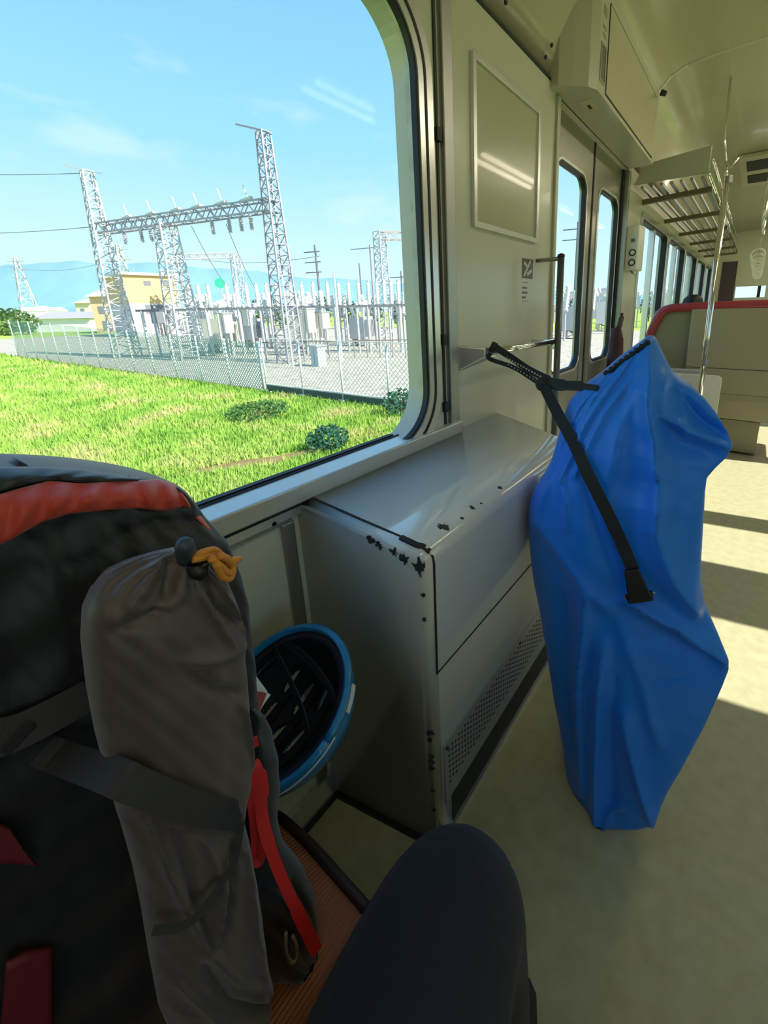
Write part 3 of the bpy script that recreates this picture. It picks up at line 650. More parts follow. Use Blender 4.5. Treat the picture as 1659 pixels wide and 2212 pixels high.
strap('side_band', [J+Vector((.004, .006, .004)), atY(1215, 832, .985), atY(1255, 834, .965), bagsurf(1290, 838, .006)], [.030]*7+[.024]*6+[.014]*6)
b0 = bagsurf(1375, 1268, .010); dn = (bagsurf(1385, 1300, .012)-bagsurf(1362, 1222, .012)).normalized(); nb = (CAM-b0).normalized(); sdv = dn.cross(nb).normalized(); nb = sdv.cross(dn)
def plate(a0, a1, w0, w1, n0, n1, name, mm, par=None):
    k = MB(); k.loops([[b0+dn*a+sdv*w_*sg+nb*q for sg, q in ((-1, n0), (1, n0), (1, n1), (-1, n1))] for a, w_ in ((a0, w0), (a1, w1))]); return k.build(name, mm, par or sp_, bevel=.002)
bkl = plate(-.040, .026, .015, .025, .000, .014, 'buckle', m_blackp)
plate(.010, .030, .029, .025, .002, .009, 'buckle_prongs', m_blackp, bkl)
plate(.012, .018, .033, .033, .003, .008, 'buckle_pin', m_chrome, bkl)

# ------------------------------------------------------------------ the seat in the foreground
m_cord = mat('rust_corduroy', (.34, .12, .055), .8)
def corduroy(M):
    n = M.node_tree; b = n.nodes['Principled BSDF']; t = n.nodes.new('ShaderNodeTexCoord'); w_ = n.nodes.new('ShaderNodeTexWave'); w_.bands_direction = 'X'
    w_.inputs['Scale'].default_value = 60; bb = n.nodes.new('ShaderNodeBump'); bb.inputs['Strength'].default_value = .6; bb.inputs['Distance'].default_value = .004
    n.links.new(t.outputs['Object'], w_.inputs[0]); n.links.new(w_.outputs['Fac'], bb.inputs['Height']); n.links.new(bb.outputs[0], b.inputs['Normal'])
corduroy(m_cord)
fs = thing('window_seat', (-.30, -.1, 0), 'rust corduroy bench cushion with dark piping under the backpack', 'seat')
def seat_outline(d, z, fall=0):
    pts = []
    for t in range(0, 11):
        a = math.radians(90+90*t/10); pts.append((-.50+.10*math.cos(a)*1.0+(-d)*math.cos(a)*-1, .10+.115*math.sin(a)+d*math.sin(a)))
    L = [(.20+d, .215+d)]+pts+[(-.60-d, -.45), (.20+d, -.45)]
    return [(x, y, z) for x, y in L]
k = MB(); k.loops([seat_outline(-.035, .32), seat_outline(-.002, .335), seat_outline(0, .38), seat_outline(0, .43), seat_outline(-.006, .444), seat_outline(-.022, .452), seat_outline(-.07, .456)])
k.build('cushion', m_cord, fs, smooth=True)
pp = [(-.315, .2165, .443), (-.36, .2165, .443), (-.42, .2165, .443), (-.47, .214, .443), (-.515, .208, .443), (-.555, .190, .443), (-.585, .16, .443), (-.60, .11, .443), (-.60, -.05, .443)]
MB().tube(spline(pp, 5), .0075, 8).build('piping', mat('dark_brown_piping', (.025, .014, .010), .6), fs, smooth=True)
MB().box((-.55, -.42, .04), (.18, .10, .325)).build('seat_base', m_dark, fs)
MB().box((-.55, -.40, 0), (-.50, .08, .04)).build('foot', m_alud, fs)
MB().box((.13, -.40, 0), (.18, .08, .04)).build('foot', m_alud, fs)
MB().box((-.60, -.56, .40), (.20, -.44, 1.10)).build('backrest', m_cord, fs, bevel=.04)

# ------------------------------------------------------------------ photographer's leg
m_navy = mat('navy_trousers', (.004, .005, .016), .85, sheen=.05, bump=(60, .12))
person = thing('person', (.02, -.2, .45), 'seated person in navy trousers with one knee in the foreground', 'person')
def limb(k, pts, rs, n=20):
    P3 = spline(pts, 6); R3 = [interp([(i, r_) for i, r_ in enumerate(rs)], j/6)[0] for j in range(len(P3))]; k.tube(P3, R3, n)
k = MB()
hipL, hipR = Vector((-.07, -.26, .545)), Vector((.13, -.26, .545))
kneeL = Vector((-.200, .250, .505))
limb(k, [hipL, Vector((-.118, -.02, .566)), Vector((-.172, .13, .545)), kneeL, kneeL+Vector((.004, .030, -.10)), Vector((-.18, .27, .22)), Vector((-.18, .25, .10))], [.112, .100, .092, .082, .072, .070, .068])
limb(k, [hipR, Vector((.20, -.02, .553)), Vector((.27, .12, .535)), Vector((.31, .20, .50)), Vector((.315, .22, .40)), Vector((.315, .22, .22)), Vector((.315, .20, .10))], [.105, .094, .080, .070, .062, .066, .068])
def ring3(cz, cy_, a, b, n=20): return [(.03+a*math.cos(2*math.pi*j/n), cy_+b*math.sin(2*math.pi*j/n), cz) for j in range(n)]
k.loops([ring3(.460, -.27, .10, .08), ring3(.50, -.27, .19, .125), ring3(.58, -.28, .195, .125), ring3(.68, -.30, .165, .10), ring3(.74, -.31, .155, .095)])
body = k.build('trousers', m_navy, person, smooth=True)
rm = body.modifiers.new('remesh', 'REMESH'); rm.mode = 'VOXEL'; rm.voxel_size = .008; rm.use_smooth_shade = True
sm = body.modifiers.new('smooth', 'SMOOTH'); sm.iterations = 6; sm.factor = .5
for x, y in ((-.18, .25), (.315, .20)):
    k = MB()
    def sr(z, a, b, dy): return [(x+a*math.cos(2*math.pi*j/16), y+dy+b*math.sin(2*math.pi*j/16), z) for j in range(16)]
    k.loops([sr(.002, .042, .125, .06), sr(.025, .046, .13, .06), sr(.055, .044, .115, .045), sr(.085, .040, .07, .01), sr(.115, .038, .045, -.01), sr(.14, .036, .042, -.01)])
    k.build('shoe', mat('dark_shoe', (.012, .012, .014), .6), person, smooth=True)

# ------------------------------------------------------------------ backpack
PX_ = -.43
bp_rows = [(1004, 20, 60), (1008, -120, 170), (1018, -220, 232), (1028, -270, 300), (1034, -290, 352), (1048, -310, 384), (1075, -325, 408), (1110, -335, 432), (1160, -345, 477), (1230, -350, 503), (1300, -350, 519), (1400, -350, 530), (1500, -345, 538), (1650, -340, 548), (1760, -330, 553), (1980, -310, 556), (2750, -300, 560)]
def bp_plane(x, y): return atX(x, y, PX_)
bp_front = [(1004, .01), (1030, .025), (1080, .04), (1160, .05), (1300, .055), (1500, .06), (1700, .06), (2200, .06), (2750, .05)]
bp_back = [(1004, .04), (1040, .12), (1160, .20), (1500, .24), (2750, .22)]
bp_ridges = [([(-100, 1110), (0, 1075), (150, 1045), (380, 1040)], 20, .006), ([(0, 1180), (160, 1115), (300, 1105), (430, 1110)], 12, -.006), ([(0, 1290), (150, 1230), (330, 1250)], 26, .008), ([(0, 1400), (120, 1320), (260, 1330)], 22, -.007), ([(20, 1350), (180, 1290)], 12, .006), ([(0, 1480), (200, 1420)], 18, .006)]
pack = thing('backpack', (-.52, .0, .45), 'large black hiking backpack with an orange-red lid panel on the seat', 'backpack')
rings = ring_body(bp_rows, bp_plane, bp_front, bp_back, (-1, 0, 0), bp_ridges, 170, 110, pw=.55, wrinkle=.003, seed=9)
rings = [rg for rg in rings if max(p.z for p in rg) > .462]
for rg in rings:
    for p in rg:
        p.x = max(p.x, WL+.03); p.z = max(p.z, .457)
m_pack = mat('black_nylon', (.006, .0065, .008), .5, sheen=.2, bump=(500, .1, .001))
MB().loops(rings).build('body', m_pack, pack, smooth=True)
def bpsurf(px, py, off=.0):
    xl, xr = interp(bp_rows, py); u = max(-1, min(1, (px-xl)/(xr-xl)*2-1)); w_ = math.sqrt(max(0, 1-u*u)); d = interp(bp_front, py)[0]*w_**.55
    p = atX(px, py, PX_+d+off); return p
def patch(top, bot, n, mrow, off, name, mm, parent, surf, th=.004, wave=0):
    """sheet laid over a body's skin between two measured border lines"""
    k = MB(); A_, B_ = [], []
    for i in range(n+1):
        t = i/n; a = interp([(j/(len(top)-1), *q) for j, q in enumerate(top)], t); b = interp([(j/(len(bot)-1), *q) for j, q in enumerate(bot)], t)
        ra_, rb2 = [], []
        for j in range(mrow+1):
            v_ = j/mrow; p = surf(lerp(a[0], b[0], v_), lerp(a[1], b[1], v_), off+math.sin(math.pi*v_)*wave*(1+.6*math.sin(i*.9))); ra_.append(p); rb2.append(p+Vector((-th, 0, 0)))
        A_.append(ra_+rb2[::-1])
    k.loops(A_); return k.build(name, mm, parent, smooth=True)
m_orange = mat('orange_red_nylon', (.62, .060, .028), .5, sheen=.2, noise=(12, .4), c2=(.52, .045, .025))
patch([(-200, 1160), (-60, 1090), (40, 1058), (110, 1040), (180, 1046), (230, 1042), (300, 1040), (345, 1036), (380, 1046), (396, 1066)], [(-200, 1260), (-60, 1205), (20, 1168), (90, 1128), (150, 1110), (230, 1102), (300, 1098), (345, 1104), (392, 1098), (424, 1106)], 60, 10, .004, 'lid_panel', m_orange, pack, bpsurf, wave=.006)
m_slate = mat('slate_nylon', (.012, .022, .027), .45, sheen=.2)
patch([(-200, 1040), (-60, 1012), (60, 1010), (170, 1014), (240, 1024), (300, 1032)], [(-200, 1150), (-60, 1080), (40, 1050), (110, 1036), (180, 1042), (300, 1040)], 40, 6, .002, 'lid_top', m_slate, pack, bpsurf, wave=.004)
patch([(405, 1088), (440, 1120), (462, 1142)], [(398, 1092), (432, 1128), (456, 1150)], 12, 3, .006, 'orange_edge', m_orange, pack, bpsurf)
# lower red panel on its side
patch([(-60, 1770), (20, 1790), (60, 1850)], [(-60, 1870), (30, 1865), (80, 1872)], 14, 6, .006, 'red_side_panel', mat('deep_red_nylon', (.16, .012, .018), .6), pack, bpsurf)
patch([(15, 2085), (60, 2060), (112, 2050)], [(0, 2260), (60, 2260), (112, 2260)], 10, 10, .006, 'red_side_panel', MATS['deep_red_nylon'], pack, bpsurf)
# compression webbing
m_gweb = mat('grey_webbing', (.026, .024, .027), .7, bump=(500, .2, .001))
def webbing(pts, w_, name, mm, parent, th=.0025, n=6):
    P3 = spline(pts, n); return MB().ribbon(P3, camside(P3), w_, th).build(name, mm, parent)
webbing([bpsurf(-60, 1602, .006), bpsurf(20, 1588, .007), bpsurf(100, 1552, .008), bpsurf(190, 1503, .008)], .022, 'webbing', m_gweb, pack)

# ---- stuff sack strapped to its side
SX = -.300
sk_rows = [(1190, 372, 408), (1197, 345, 428), (1208, 310, 446), (1225, 275, 462), (1250, 238, 482), (1290, 200, 503), (1330, 184, 514), (1400, 183, 521), (1500, 194, 528), (1600, 213, 534), (1680, 234, 535), (1740, 252, 526), (1765, 258, 522), (1800, 270, 530), (1900, 298, 548), (2000, 318, 562), (2100, 334, 575), (2180, 346, 582), (2215, 362, 576)]
def sk_plane(x, y): return atX(x, y, SX)
sk_front = [(1190, .006), (1215, .014), (1260, .020), (1340, .026), (1500, .028), (1680, .026), (1755, .020), (1850, .027), (2000, .028), (2150, .024), (2215, .012)]
sk_back = [(1190, .008), (1260, .040), (1400, .060), (2100, .060), (2215, .03)]
sk_ridges = [([(330, 1200), (270, 1260), (215, 1320)], 9, 0.0057), ([(350, 1205), (300, 1290), (235, 1330)], 7, -0.0069), ([(372, 1210), (345, 1260), (300, 1290)], 8, 0.0069), ([(385, 1205), (392, 1260), (430, 1330), (460, 1370)], 8, 0.0080), ([(400, 1210), (420, 1290), (500, 1330)], 9, -0.0080), ([(420, 1215), (470, 1280), (515, 1360)], 9, 0.0069),
    ([(340, 1410), (400, 1450), (480, 1475)], 12, -0.0080), ([(345, 1395), (430, 1385), (515, 1372)], 14, 0.0057), ([(480, 1480), (510, 1560), (530, 1640)], 10, 0.0069),
    ([(290, 1740), (330, 1850), (405, 2000)], 10, 0.0080), ([(340, 1760), (370, 1880), (410, 1990)], 9, -0.0080), ([(400, 1775), (430, 1850), (415, 1990)], 10, 0.0092), ([(470, 1790), (450, 1880), (425, 1990)], 9, -0.0092), ([(500, 1800), (510, 1950), (545, 2100)], 12, 0.0092), ([(420, 2010), (470, 2060), (560, 2090)], 9, 0.0092), ([(400, 2030), (450, 2110), (560, 2150)], 11, -0.0080), ([(360, 2080), (440, 2160), (520, 2190)], 10, 0.0069)]
sack = thing('stuff_sack', (-.335, .08, .47), 'grey-brown drawstring stuff sack strapped upright to the backpack side', 'sack')
rings = ring_body(sk_rows, sk_plane, sk_front, sk_back, (-1, 0, 0), sk_ridges, 170, 90, pw=.8, wrinkle=.0012, seed=5)
# gathers under the drawcord
for i, rg in enumerate(rings):
    y = lerp(1190, 2215, i/170)
    if y < 1300:
        g_ = (1300-y)/110; cen = sum(rg, Vector())/len(rg)
        for j, p in enumerate(rg):
            f_ = 1+.10*g_*math.sin(j/90*2*math.pi*17+math.sin(j*.7)); p.xyz = cen+(p-cen)*f_
m_sack = mat('grey_brown_ripstop', (.085, .061, .055), .5, sheen=.2, bump=(700, .08, .001))
skb = MB().loops(rings).build('body', m_sack, sack, smooth=True)
def sksurf(px, py, off=0):
    xl, xr = interp(sk_rows, py); u = max(-1, min(1, (px-xl)/(xr-xl)*2-1)); w_ = math.sqrt(max(0, 1-u*u)); return atX(px, py, SX+interp(sk_front, py)[0]*w_**.8+off)
tp = sksurf(402, 1200, .006)
MB().lathe(tp, [(-.004, .0055), (.004, .006), (.014, .0055), (.018, .0045), (.019, .001)], 12, (.55, -.15, .75)).build('cord_lock', mat('slate_plastic', (.035, .055, .075), .4), sack, smooth=True)
MB().lathe(tp+Vector((.003, .004, -.012)), [(-.005, .006), (.006, .0065)], 10, (.55, -.15, .75)).build('cord_lock_base', m_blackp, sack, smooth=True)
m_cordo = mat('orange_cord', (.70, .27, .03), .6, bump=(900, .3, .001))
k = MB()
for dy in (0, 7, 13):
    k.tube(spline([sksurf(415, 1203+dy*.5, .012), sksurf(440, 1192+dy, .020), sksurf(462, 1188+dy, .018), sksurf(480, 1200+dy, .013), atX(492, 1218+dy, SX+.018)], 5), .0023, 8)
k.tube(spline([atX(455, 1205, SX+.03), atX(475, 1222, SX+.028), atX(495, 1238, SX+.024), atX(503, 1224, SX+.022), atX(492, 1208, SX+.026), atX(474, 1200, SX+.03)], 5), .0024, 8)
k.tube(spline([atX(465, 1215, SX+.03), atX(480, 1245, SX+.026), atX(496, 1250, SX+.022), atX(504, 1232, SX+.018)], 5), .0024, 8)
k.tube([atX(488, 1216, SX+.022), atX(505, 1212, SX+.02), atX(522, 1206, SX+.018)], [.0030, .0034, .001], 8)
k.build('drawcord', m_cordo, skb, smooth=True)
webbing([bpsurf(30, 1590, .012), bpsurf(120, 1632, .014), sksurf(236, 1672, .012), sksurf(300, 1700, .012), sksurf(400, 1738, .013), sksurf(480, 1757, .013), sksurf(520, 1764, .010)], .017, 'webbing', m_gweb, pack)
webbing([sksurf(330, 2010, .009), sksurf(400, 1998, .008), sksurf(450, 1950, .010), sksurf(505, 1860, .010), sksurf(522, 1775, .010)], .005, 'side_cord', m_web, pack)
webbing([sksurf(522, 1720, .004), sksurf(523, 1780, .006), sksurf(512, 1850, .006), sksurf(500, 1880, .005)], .003, 'side_cord', m_web, pack)

# ---- dark pouch, drawstring bag and red straps on its far side
pc = thing('side_pouch', (-.40, .15, .50), 'dark grey wrinkled side pouch with a tan cord loop', 'pouch')
po_rows = [(1540, 548, 566), (1570, 540, 582), (1620, 530, 590), (1680, 525, 592), (1740, 522, 586), (1800, 520, 600), (1850, 520, 640), (1900, 522, 662), (1960, 530, 668), (2020, 540, 672), (2080, 550, 668), (2130, 556, 650)]
po_f = [(1540, .008), (1620, .025), (1800, .028), (1900, .04), (2050, .045), (2130, .02)]
rings = ring_body(po_rows, lambda x, y: atX(x, y, -.375), po_f, [(1540, .01), (1700, .03), (2130, .03)], (-1, 0, 0), [([(560, 1880), (600, 1960), (640, 2030)], 8, .008), ([(590, 1860), (630, 1930), (655, 2010)], 8, -.008), ([(560, 1950), (590, 2010), (625, 2040)], 7, .007), ([(580, 2060), (620, 2045), (660, 2080)], 8, .006)], 90, 60, pw=.8, wrinkle=.002)
for rg in rings:
    for p in rg: p.z = max(p.z, .457)
MB().loops(rings).build('body', mat('charcoal_nylon', (.035, .038, .040), .5, sheen=.2), pc, smooth=True)
k = MB().tube(spline([atX(617, 2015, -.318), atX(617, 2045, -.316), atX(622, 2070, -.316), atX(632, 2080, -.316), atX(641, 2066, -.316), atX(640, 2040, -.316), atX(632, 2022, -.318)], 6), .0018, 6); k.build('cord_loop', mat('tan_cord', (.30, .20, .12), .6), pc, smooth=True)
m_rweb = mat('scarlet_webbing', (.80, .030, .022), .55, bump=(500, .2, .001))
webbing([atX(541, 1648, -.343), atX(552, 1662, -.341), atX(562, 1700, -.339), atX(566, 1760, -.335), atX(580, 1820, -.329), atX(610, 1900, -.322), atX(648, 1980, -.316), atX(684, 2055, -.310)], [.006]*3+[.012]*6+[.015]*6+[.011]*10+[.010]*10+[.012]*8, 'red_strap', m_rweb, pack)
webbing([atX(539, 1690, -.344), atX(546, 1740, -.341), atX(552, 1800, -.339), atX(556, 1860, -.337), atX(566, 1840, -.334), atX(570, 1780, -.334)], .009, 'red_strap', m_rweb, pack)
webbing([atX(549, 1594, -.342), atX(552, 1612, -.342)], .006, 'red_tab', m_rweb, pack, n=2)
# folded white and red cloth corner
cl = thing('folded_cloth', (-.42, .2, .62), 'white-edged red cloth corner poking out between sack and helmet', 'cloth')
def tri3(pts, off, name, mm):
    P3 = [atX(x, y, X) for x, y, X in pts]; k = MB(); k.loops([P3, [p+Vector((-off, off*.5, 0)) for p in P3]]); return k.build(name, mm, cl)
tri3([(505, 1425, -.40), (524, 1424, -.43), (578, 1498, -.44), (553, 1510, -.43), (526, 1474, -.41), (505, 1480, -.40)], .003, 'white_band', mat('white_cloth', (.72, .71, .67), .7))
tri3([(505, 1478, -.405), (526, 1474, -.415), (576, 1499, -.438), (548, 1560, -.42), (536, 1600, -.40), (505, 1610, -.40)], .003, 'red_lining', mat('rose_red_cloth', (.34, .07, .06), .7))
webbing([atX(580, 1500, -.441), atX(560, 1530, -.43), atX(545, 1570, -.415), atX(537, 1600, -.40)], .005, 'white_edge', MATS['white_cloth'], cl)

# ---- bicycle helmet, inside towards the camera
hc = atD(606, 1514, .68)
hn = (CAM-RT*.54+UP*.36-hc).normalized()              # opening looks back at the camera side
hl = (UP*1.0+RT*.22); hl = (hl-hn*hl.dot(hn)).normalized()       # long axis
hs = hl.cross(hn).normalized()
LA, SA, DA = .124, .118, .125
vents = []
vents += [(0, .12, .60, .09), (0, -.58, -.06, .09), (.33, -.10, .46, .09), (.33, -.66, -.22, .085), (-.33, -.10, .46, .09), (-.33, -.66, -.22, .085), (.64, .06, .50, .08), (.62, -.45, -.06, .08), (-.64, .06, .50, .08), (-.62, -.45, -.06, .08)]
def in_vent(a, b):
    for c_, l0, l1, wv in vents:
        if l0 < b < l1:
            t = (b-l0)/(l1-l0); ww = wv*math.sin(math.pi*t)**.5
            if abs(a-c_*(1-.25*abs(b))) < ww: return True
    return False
def shell(scale, thick, name, mm, mm2=None, zlo=0.0, parent=None, lift=0):
    bm = bmesh.new(); N, Mr = 220, 84; grid = []
    for i in range(Mr+1):
        row = []
        ph_ = lerp(0, math.pi/2*(1+zlo), i/Mr)
        for j in range(N):
            th_ = 2*math.pi*j/N
            a, b, d = math.sin(ph_)*math.cos(th_), math.sin(ph_)*math.sin(th_), math.cos(ph_)
            rim = -.10*math.cos(2*th_)*max(0, math.sin(ph_))**6
            p = hc+(hs*a*SA+hl*b*LA*(1.0 if b < 0 else .96))*scale-hn*((d*DA)*scale-.02*rim+lift)
            row.append((bm.verts.new(p), a, b))
        grid.append(row)
    for i in range(Mr):
        for j in range(N):
            q = [grid[i][j], grid[i][(j+1) % N], grid[i+1][(j+1) % N], grid[i+1][j]]
            a = sum(t[1] for t in q)/4; b = sum(t[2] for t in q)/4
            if in_vent(a, b): continue
            try: bm.faces.new([t[0] for t in (q if i else q[1:])] if i else [q[0][0], q[2][0], q[3][0]])
            except ValueError: pass
    bmesh.ops.recalc_face_normals(bm, faces=bm.faces)
    me = bpy.data.meshes.new(name); bm.to_mesh(me); bm.free(); me.materials.append(mm)
    for p in me.polygons: p.use_smooth = True
    ob = bpy.data.objects.new(name, me); col.objects.link(ob); adopt(ob, parent)
    so = ob.modifiers.new('thickness', 'SOLIDIFY'); so.thickness = thick; so.offset = -1; return ob
helm = thing('bicycle_helmet', tuple(hc-hn*.1), 'blue bicycle helmet with black lining hanging from the backpack', 'helmet')
m_hblue = mat('glossy_blue_shell', (.010, .20, .42), .25, coat=.5)
hsh = shell(1.0, .006, 'outer_shell', m_hblue, parent=helm, zlo=.04)
hfo = shell(.97, .016, 'foam_liner', mat('black_foam', (.010, .010, .013), .7), parent=helm, zlo=-.02)
def hp(a, b, d): return hc+hs*a*SA+hl*b*LA-hn*d*DA
k = MB()
k.tube([hp(.97*math.cos(t), .97*math.sin(t)*.985, .0) for t in [2*math.pi*i/48 for i in range(49)]], .007, 8); k.build('rim', m_hblue, hsh, smooth=True)
k = MB(); k.ribbon([hp(.80*math.cos(t), .80*math.sin(t), .22) for t in [math.radians(200-250*i/30) for i in range(31)]], lambda i: hn, .016, .003); k.build('fit_band', m_blackp, helm, smooth=True)
for c_ in (-.165, .165, -.49, .49):
    k = MB(); k.ribbon([hp(c_*(1-.2*abs(b)), b, .80*math.sqrt(max(0, 1-c_*c_-b*b))) for b in [lerp(-.62, .60, i/16) for i in range(17)]], lambda i: hs, .014, .006); k.build('pad', mat('black_pad', (.013, .013, .016), .9), hfo, smooth=True)
k = MB(); k.ribbon(spline([hp(.78, .25, .18), hp(.55, .42, .05), hp(.10, .52, .02), hp(-.40, .55, .05), hp(-.78, .5, .1)], 6), lambda i: hn+hl, .014, .002); k.build('chin_strap', m_web, helm)
k = MB(); k.ribbon(spline([hp(.70, -.20, .3), hp(.55, -.05, .12), hp(.30, .10, .03), hp(-.2, .26, .02), hp(-.75, .40, .05)], 6), lambda i: hn+hl, .013, .002); k.build('chin_strap', m_web, helm)
k = MB(); k.ribbon([hp(1.015*math.cos(t), 1.015*math.sin(t), .02) for t in [math.radians(5-55*i/16) for i in range(17)]], lambda i: hn, .004, .003); k.build('reflective_edge', MATS['white_cloth'], hsh)
k = MB(); k.ribbon([hp(1.02*math.cos(t), 1.02*math.sin(t), .06) for t in [math.radians(38-18*i/8) for i in range(9)]], lambda i: hn, .010, .003); k.build('side_mark', MATS['white_cloth'], hsh)

# ------------------------------------------------------------------ outside: ground
GZ = -1.30
def ground_mat(name, cols, scale, rough=.95):
    M = bpy.data.materials.new(name); M.use_nodes = True; n = M.node_tree; b = n.nodes['Principled BSDF']; b.inputs['Roughness'].default_value = rough; b.inputs['Specular IOR Level'].default_value = .1
    t = n.nodes.new('ShaderNodeTexCoord'); k1 = n.nodes.new('ShaderNodeTexNoise'); k1.inputs['Scale'].default_value = scale; k1.inputs['Detail'].default_value = 8
    rr_ = n.nodes.new('ShaderNodeValToRGB'); el = rr_.color_ramp.elements
    el[0].position, el[0].color = .30, (*cols[0], 1); el[1].position, el[1].color = .72, (*cols[-1], 1)
    for i, c_ in enumerate(cols[1:-1]):
        q = el.new(.30+.42*(i+1)/(len(cols)-1)); q.color = (*c_, 1)
    n.links.new(t.outputs['Object'], k1.inputs['Vector']); n.links.new(k1.outputs['Fac'], rr_.inputs[0]); n.links.new(rr_.outputs[0], b.inputs['Base Color']); return M
m_grassg = ground_mat('grass_soil', [(.20, .36, .05), (.30, .44, .07), (.38, .42, .11), (.34, .30, .14)], .55)
MB().add([(-2500, -2500, GZ), (300, -2500, GZ), (300, 2500, GZ), (-2500, 2500, GZ)], [[0, 1, 2, 3]]).build('ground', m_grassg, kind='structure')
FA, FB = Vector((-5.0, 7.72, GZ)), Vector((-40.0, 5.75, GZ))
def fence_at(X): t = (X-FA.x)/(FB.x-FA.x); return FA.lerp(FB, t)
m_gravel = ground_mat('pale_gravel', [(.30, .27, .22), (.42, .38, .31), (.50, .46, .39)], 3.0)
a_, b_ = fence_at(8), fence_at(-75)
MB().add([(8, a_.y+.1, GZ+.02), (-75, b_.y+.1, GZ+.02), (-75, 45, GZ+.02), (8, 45, GZ+.02)], [[0, 1, 2, 3]]).build('gravel_yard', m_gravel, kind='structure')
# brown rut through the field
k = MB(); tr_ = [(300, 1040), (420, 1022), (520, 1004), (600, 994), (680, 976), (760, 952), (830, 938)]
k.loops([[atZ(x, y-8, GZ)+Vector((0, 0, .015)), atZ(x, y+9, GZ)+Vector((0, 0, .015)), atZ(x, y+9, GZ)-Vector((0, 0, .01)), atZ(x, y-8, GZ)-Vector((0, 0, .01))] for x, y in tr_]); k.build('dirt_rut', ground_mat('dry_brown_soil', [(.16, .11, .05), (.22, .16, .07), (.27, .22, .10)], 4), kind='structure')
# grass blades
m_blade = bpy.data.materials.new('grass_blades'); m_blade.use_nodes = True
n = m_blade.node_tree; b = n.nodes['Principled BSDF']; b.inputs['Roughness'].default_value = .7; b.inputs['Specular IOR Level'].default_value = .15
t = n.nodes.new('ShaderNodeTexCoord'); k1 = n.nodes.new('ShaderNodeTexNoise'); k1.inputs['Scale'].default_value = .8; k1.inputs['Detail'].default_value = 9; rr_ = n.nodes.new('ShaderNodeValToRGB')
el = rr_.color_ramp.elements; el[0].position, el[0].color = .32, (.19, .38, .06, 1); el[1].position, el[1].color = .70, (.56, .49, .24, 1); q = el.new(.48); q.color = (.32, .50, .09, 1); q = el.new(.58); q.color = (.44, .52, .15, 1)
n.links.new(t.outputs['Object'], k1.inputs['Vector']); n.links.new(k1.outputs['Fac'], rr_.inputs[0]); n.links.new(rr_.outputs[0], b.inputs['Base Color'])
tl = n.nodes.new('ShaderNodeBsdfTranslucent'); ms = n.nodes.new('ShaderNodeMixShader'); ms.inputs[0].default_value = .3
n.links.new(rr_.outputs[0], tl.inputs[0]); n.links.new(b.outputs[0], ms.inputs[1]); n.links.new(tl.outputs[0], ms.inputs[2]); n.links.new(ms.outputs[0], n.nodes['Material Output'].inputs[0])
rnd = random.Random(11); gv, gf = [], []
cnt = 0
RUT = [(q.x, q.y) for q in (atZ(x, y, GZ) for x, y in tr_)]
while cnt < 100000:
    d = 4.2*math.exp(rnd.random()*math.log(11)); a = rnd.uniform(math.radians(36), math.radians(100))
    x, y = -d*math.sin(a), d*math.cos(a)
    fy = fence_at(x).y
    if y > fy-.05 or x > -3.5: continue
    if d < 16 and seg_dist((x, y), RUT)[0] < .16+.10*math.sin(x*3.1+y): continue
    h_ = rnd.uniform(.05, .13)*(1+d*.03); w_ = .006+.0014*d; o = rnd.uniform(0, 6.28); lx, ly = rnd.uniform(-.05, .05), rnd.uniform(-.05, .05)
    z0 = GZ; i0 = len(gv); dx, dy = math.cos(o)*w_, math.sin(o)*w_
    gv += [(x-dx, y-dy, z0), (x+dx, y+dy, z0), (x+lx, y+ly, z0+h_)]; gf.append((i0, i0+1, i0+2)); cnt += 1
me = bpy.data.meshes.new('field_grass'); me.from_pydata(gv, [], gf); me.update(); me.materials.append(m_blade)
ob = bpy.data.objects.new('field_grass', me); col.objects.link(ob); tag(ob, 'bright green field grass between the track and the fence', 'grass', kind='stuff')
# shrubs
def leaf_ball(c0, rx, ry, rz_, n, size, seed):
    rn = random.Random(seed); k = MB()
    for _ in range(n):
        th_, u = rn.uniform(0, 6.28), rn.uniform(-.9, 1); s = math.sqrt(1-u*u); r_ = rn.uniform(.55, 1)
        c = Vector(c0)+Vector((math.cos(th_)*s*rx*r_, math.sin(th_)*s*ry*r_, u*rz_*r_))
        a = Vector((rn.uniform(-1, 1), rn.uniform(-1, 1), rn.uniform(-1, 1))).normalized()*size; b = a.orthogonal().normalized()*size*.5
        k.add([c-a, c+b, c+a, c-b], [[0, 1, 2, 3]])
    return k
m_leaf = mat('shrub_leaf', (.055, .15, .045), .6, noise=(9, .3), c2=(.10, .22, .05), trans=.25); m_leafb = mat('dark_shrub_leaf', (.035, .13, .07), .6, trans=.25); m_bark = mat('bark', (.10, .07, .045), .9)
def shrub(px, py, rx, h_, label, mm, seed, n=420, size=.05, name='shrub'):
    p = atZ(px, py, GZ); t = thing(name, tuple(p), label, 'tree' if name == 'tree' else 'shrub')
    leaf_ball(p+Vector((0, 0, h_*.5)), rx, rx, h_*.5, n, size, seed).build('foliage', mm, t, kind='stuff')
    MB().tube([p, p+Vector((0, 0, h_*.6))], [.03*h_+.01, .01], 6).build('stem', m_bark, t); return t
shrub(712, 975, .38, .50, 'dark green shrub in the grass near the window frame corner', m_leafb, 1)
shrub(560, 905, .75, .42, 'low bushy green weeds in the grass below the third fence post', m_leaf, 2, 600)
shrub(868, 900, .45, .70, 'dark green shrub by the fence footing at the window edge', m_leafb, 3)

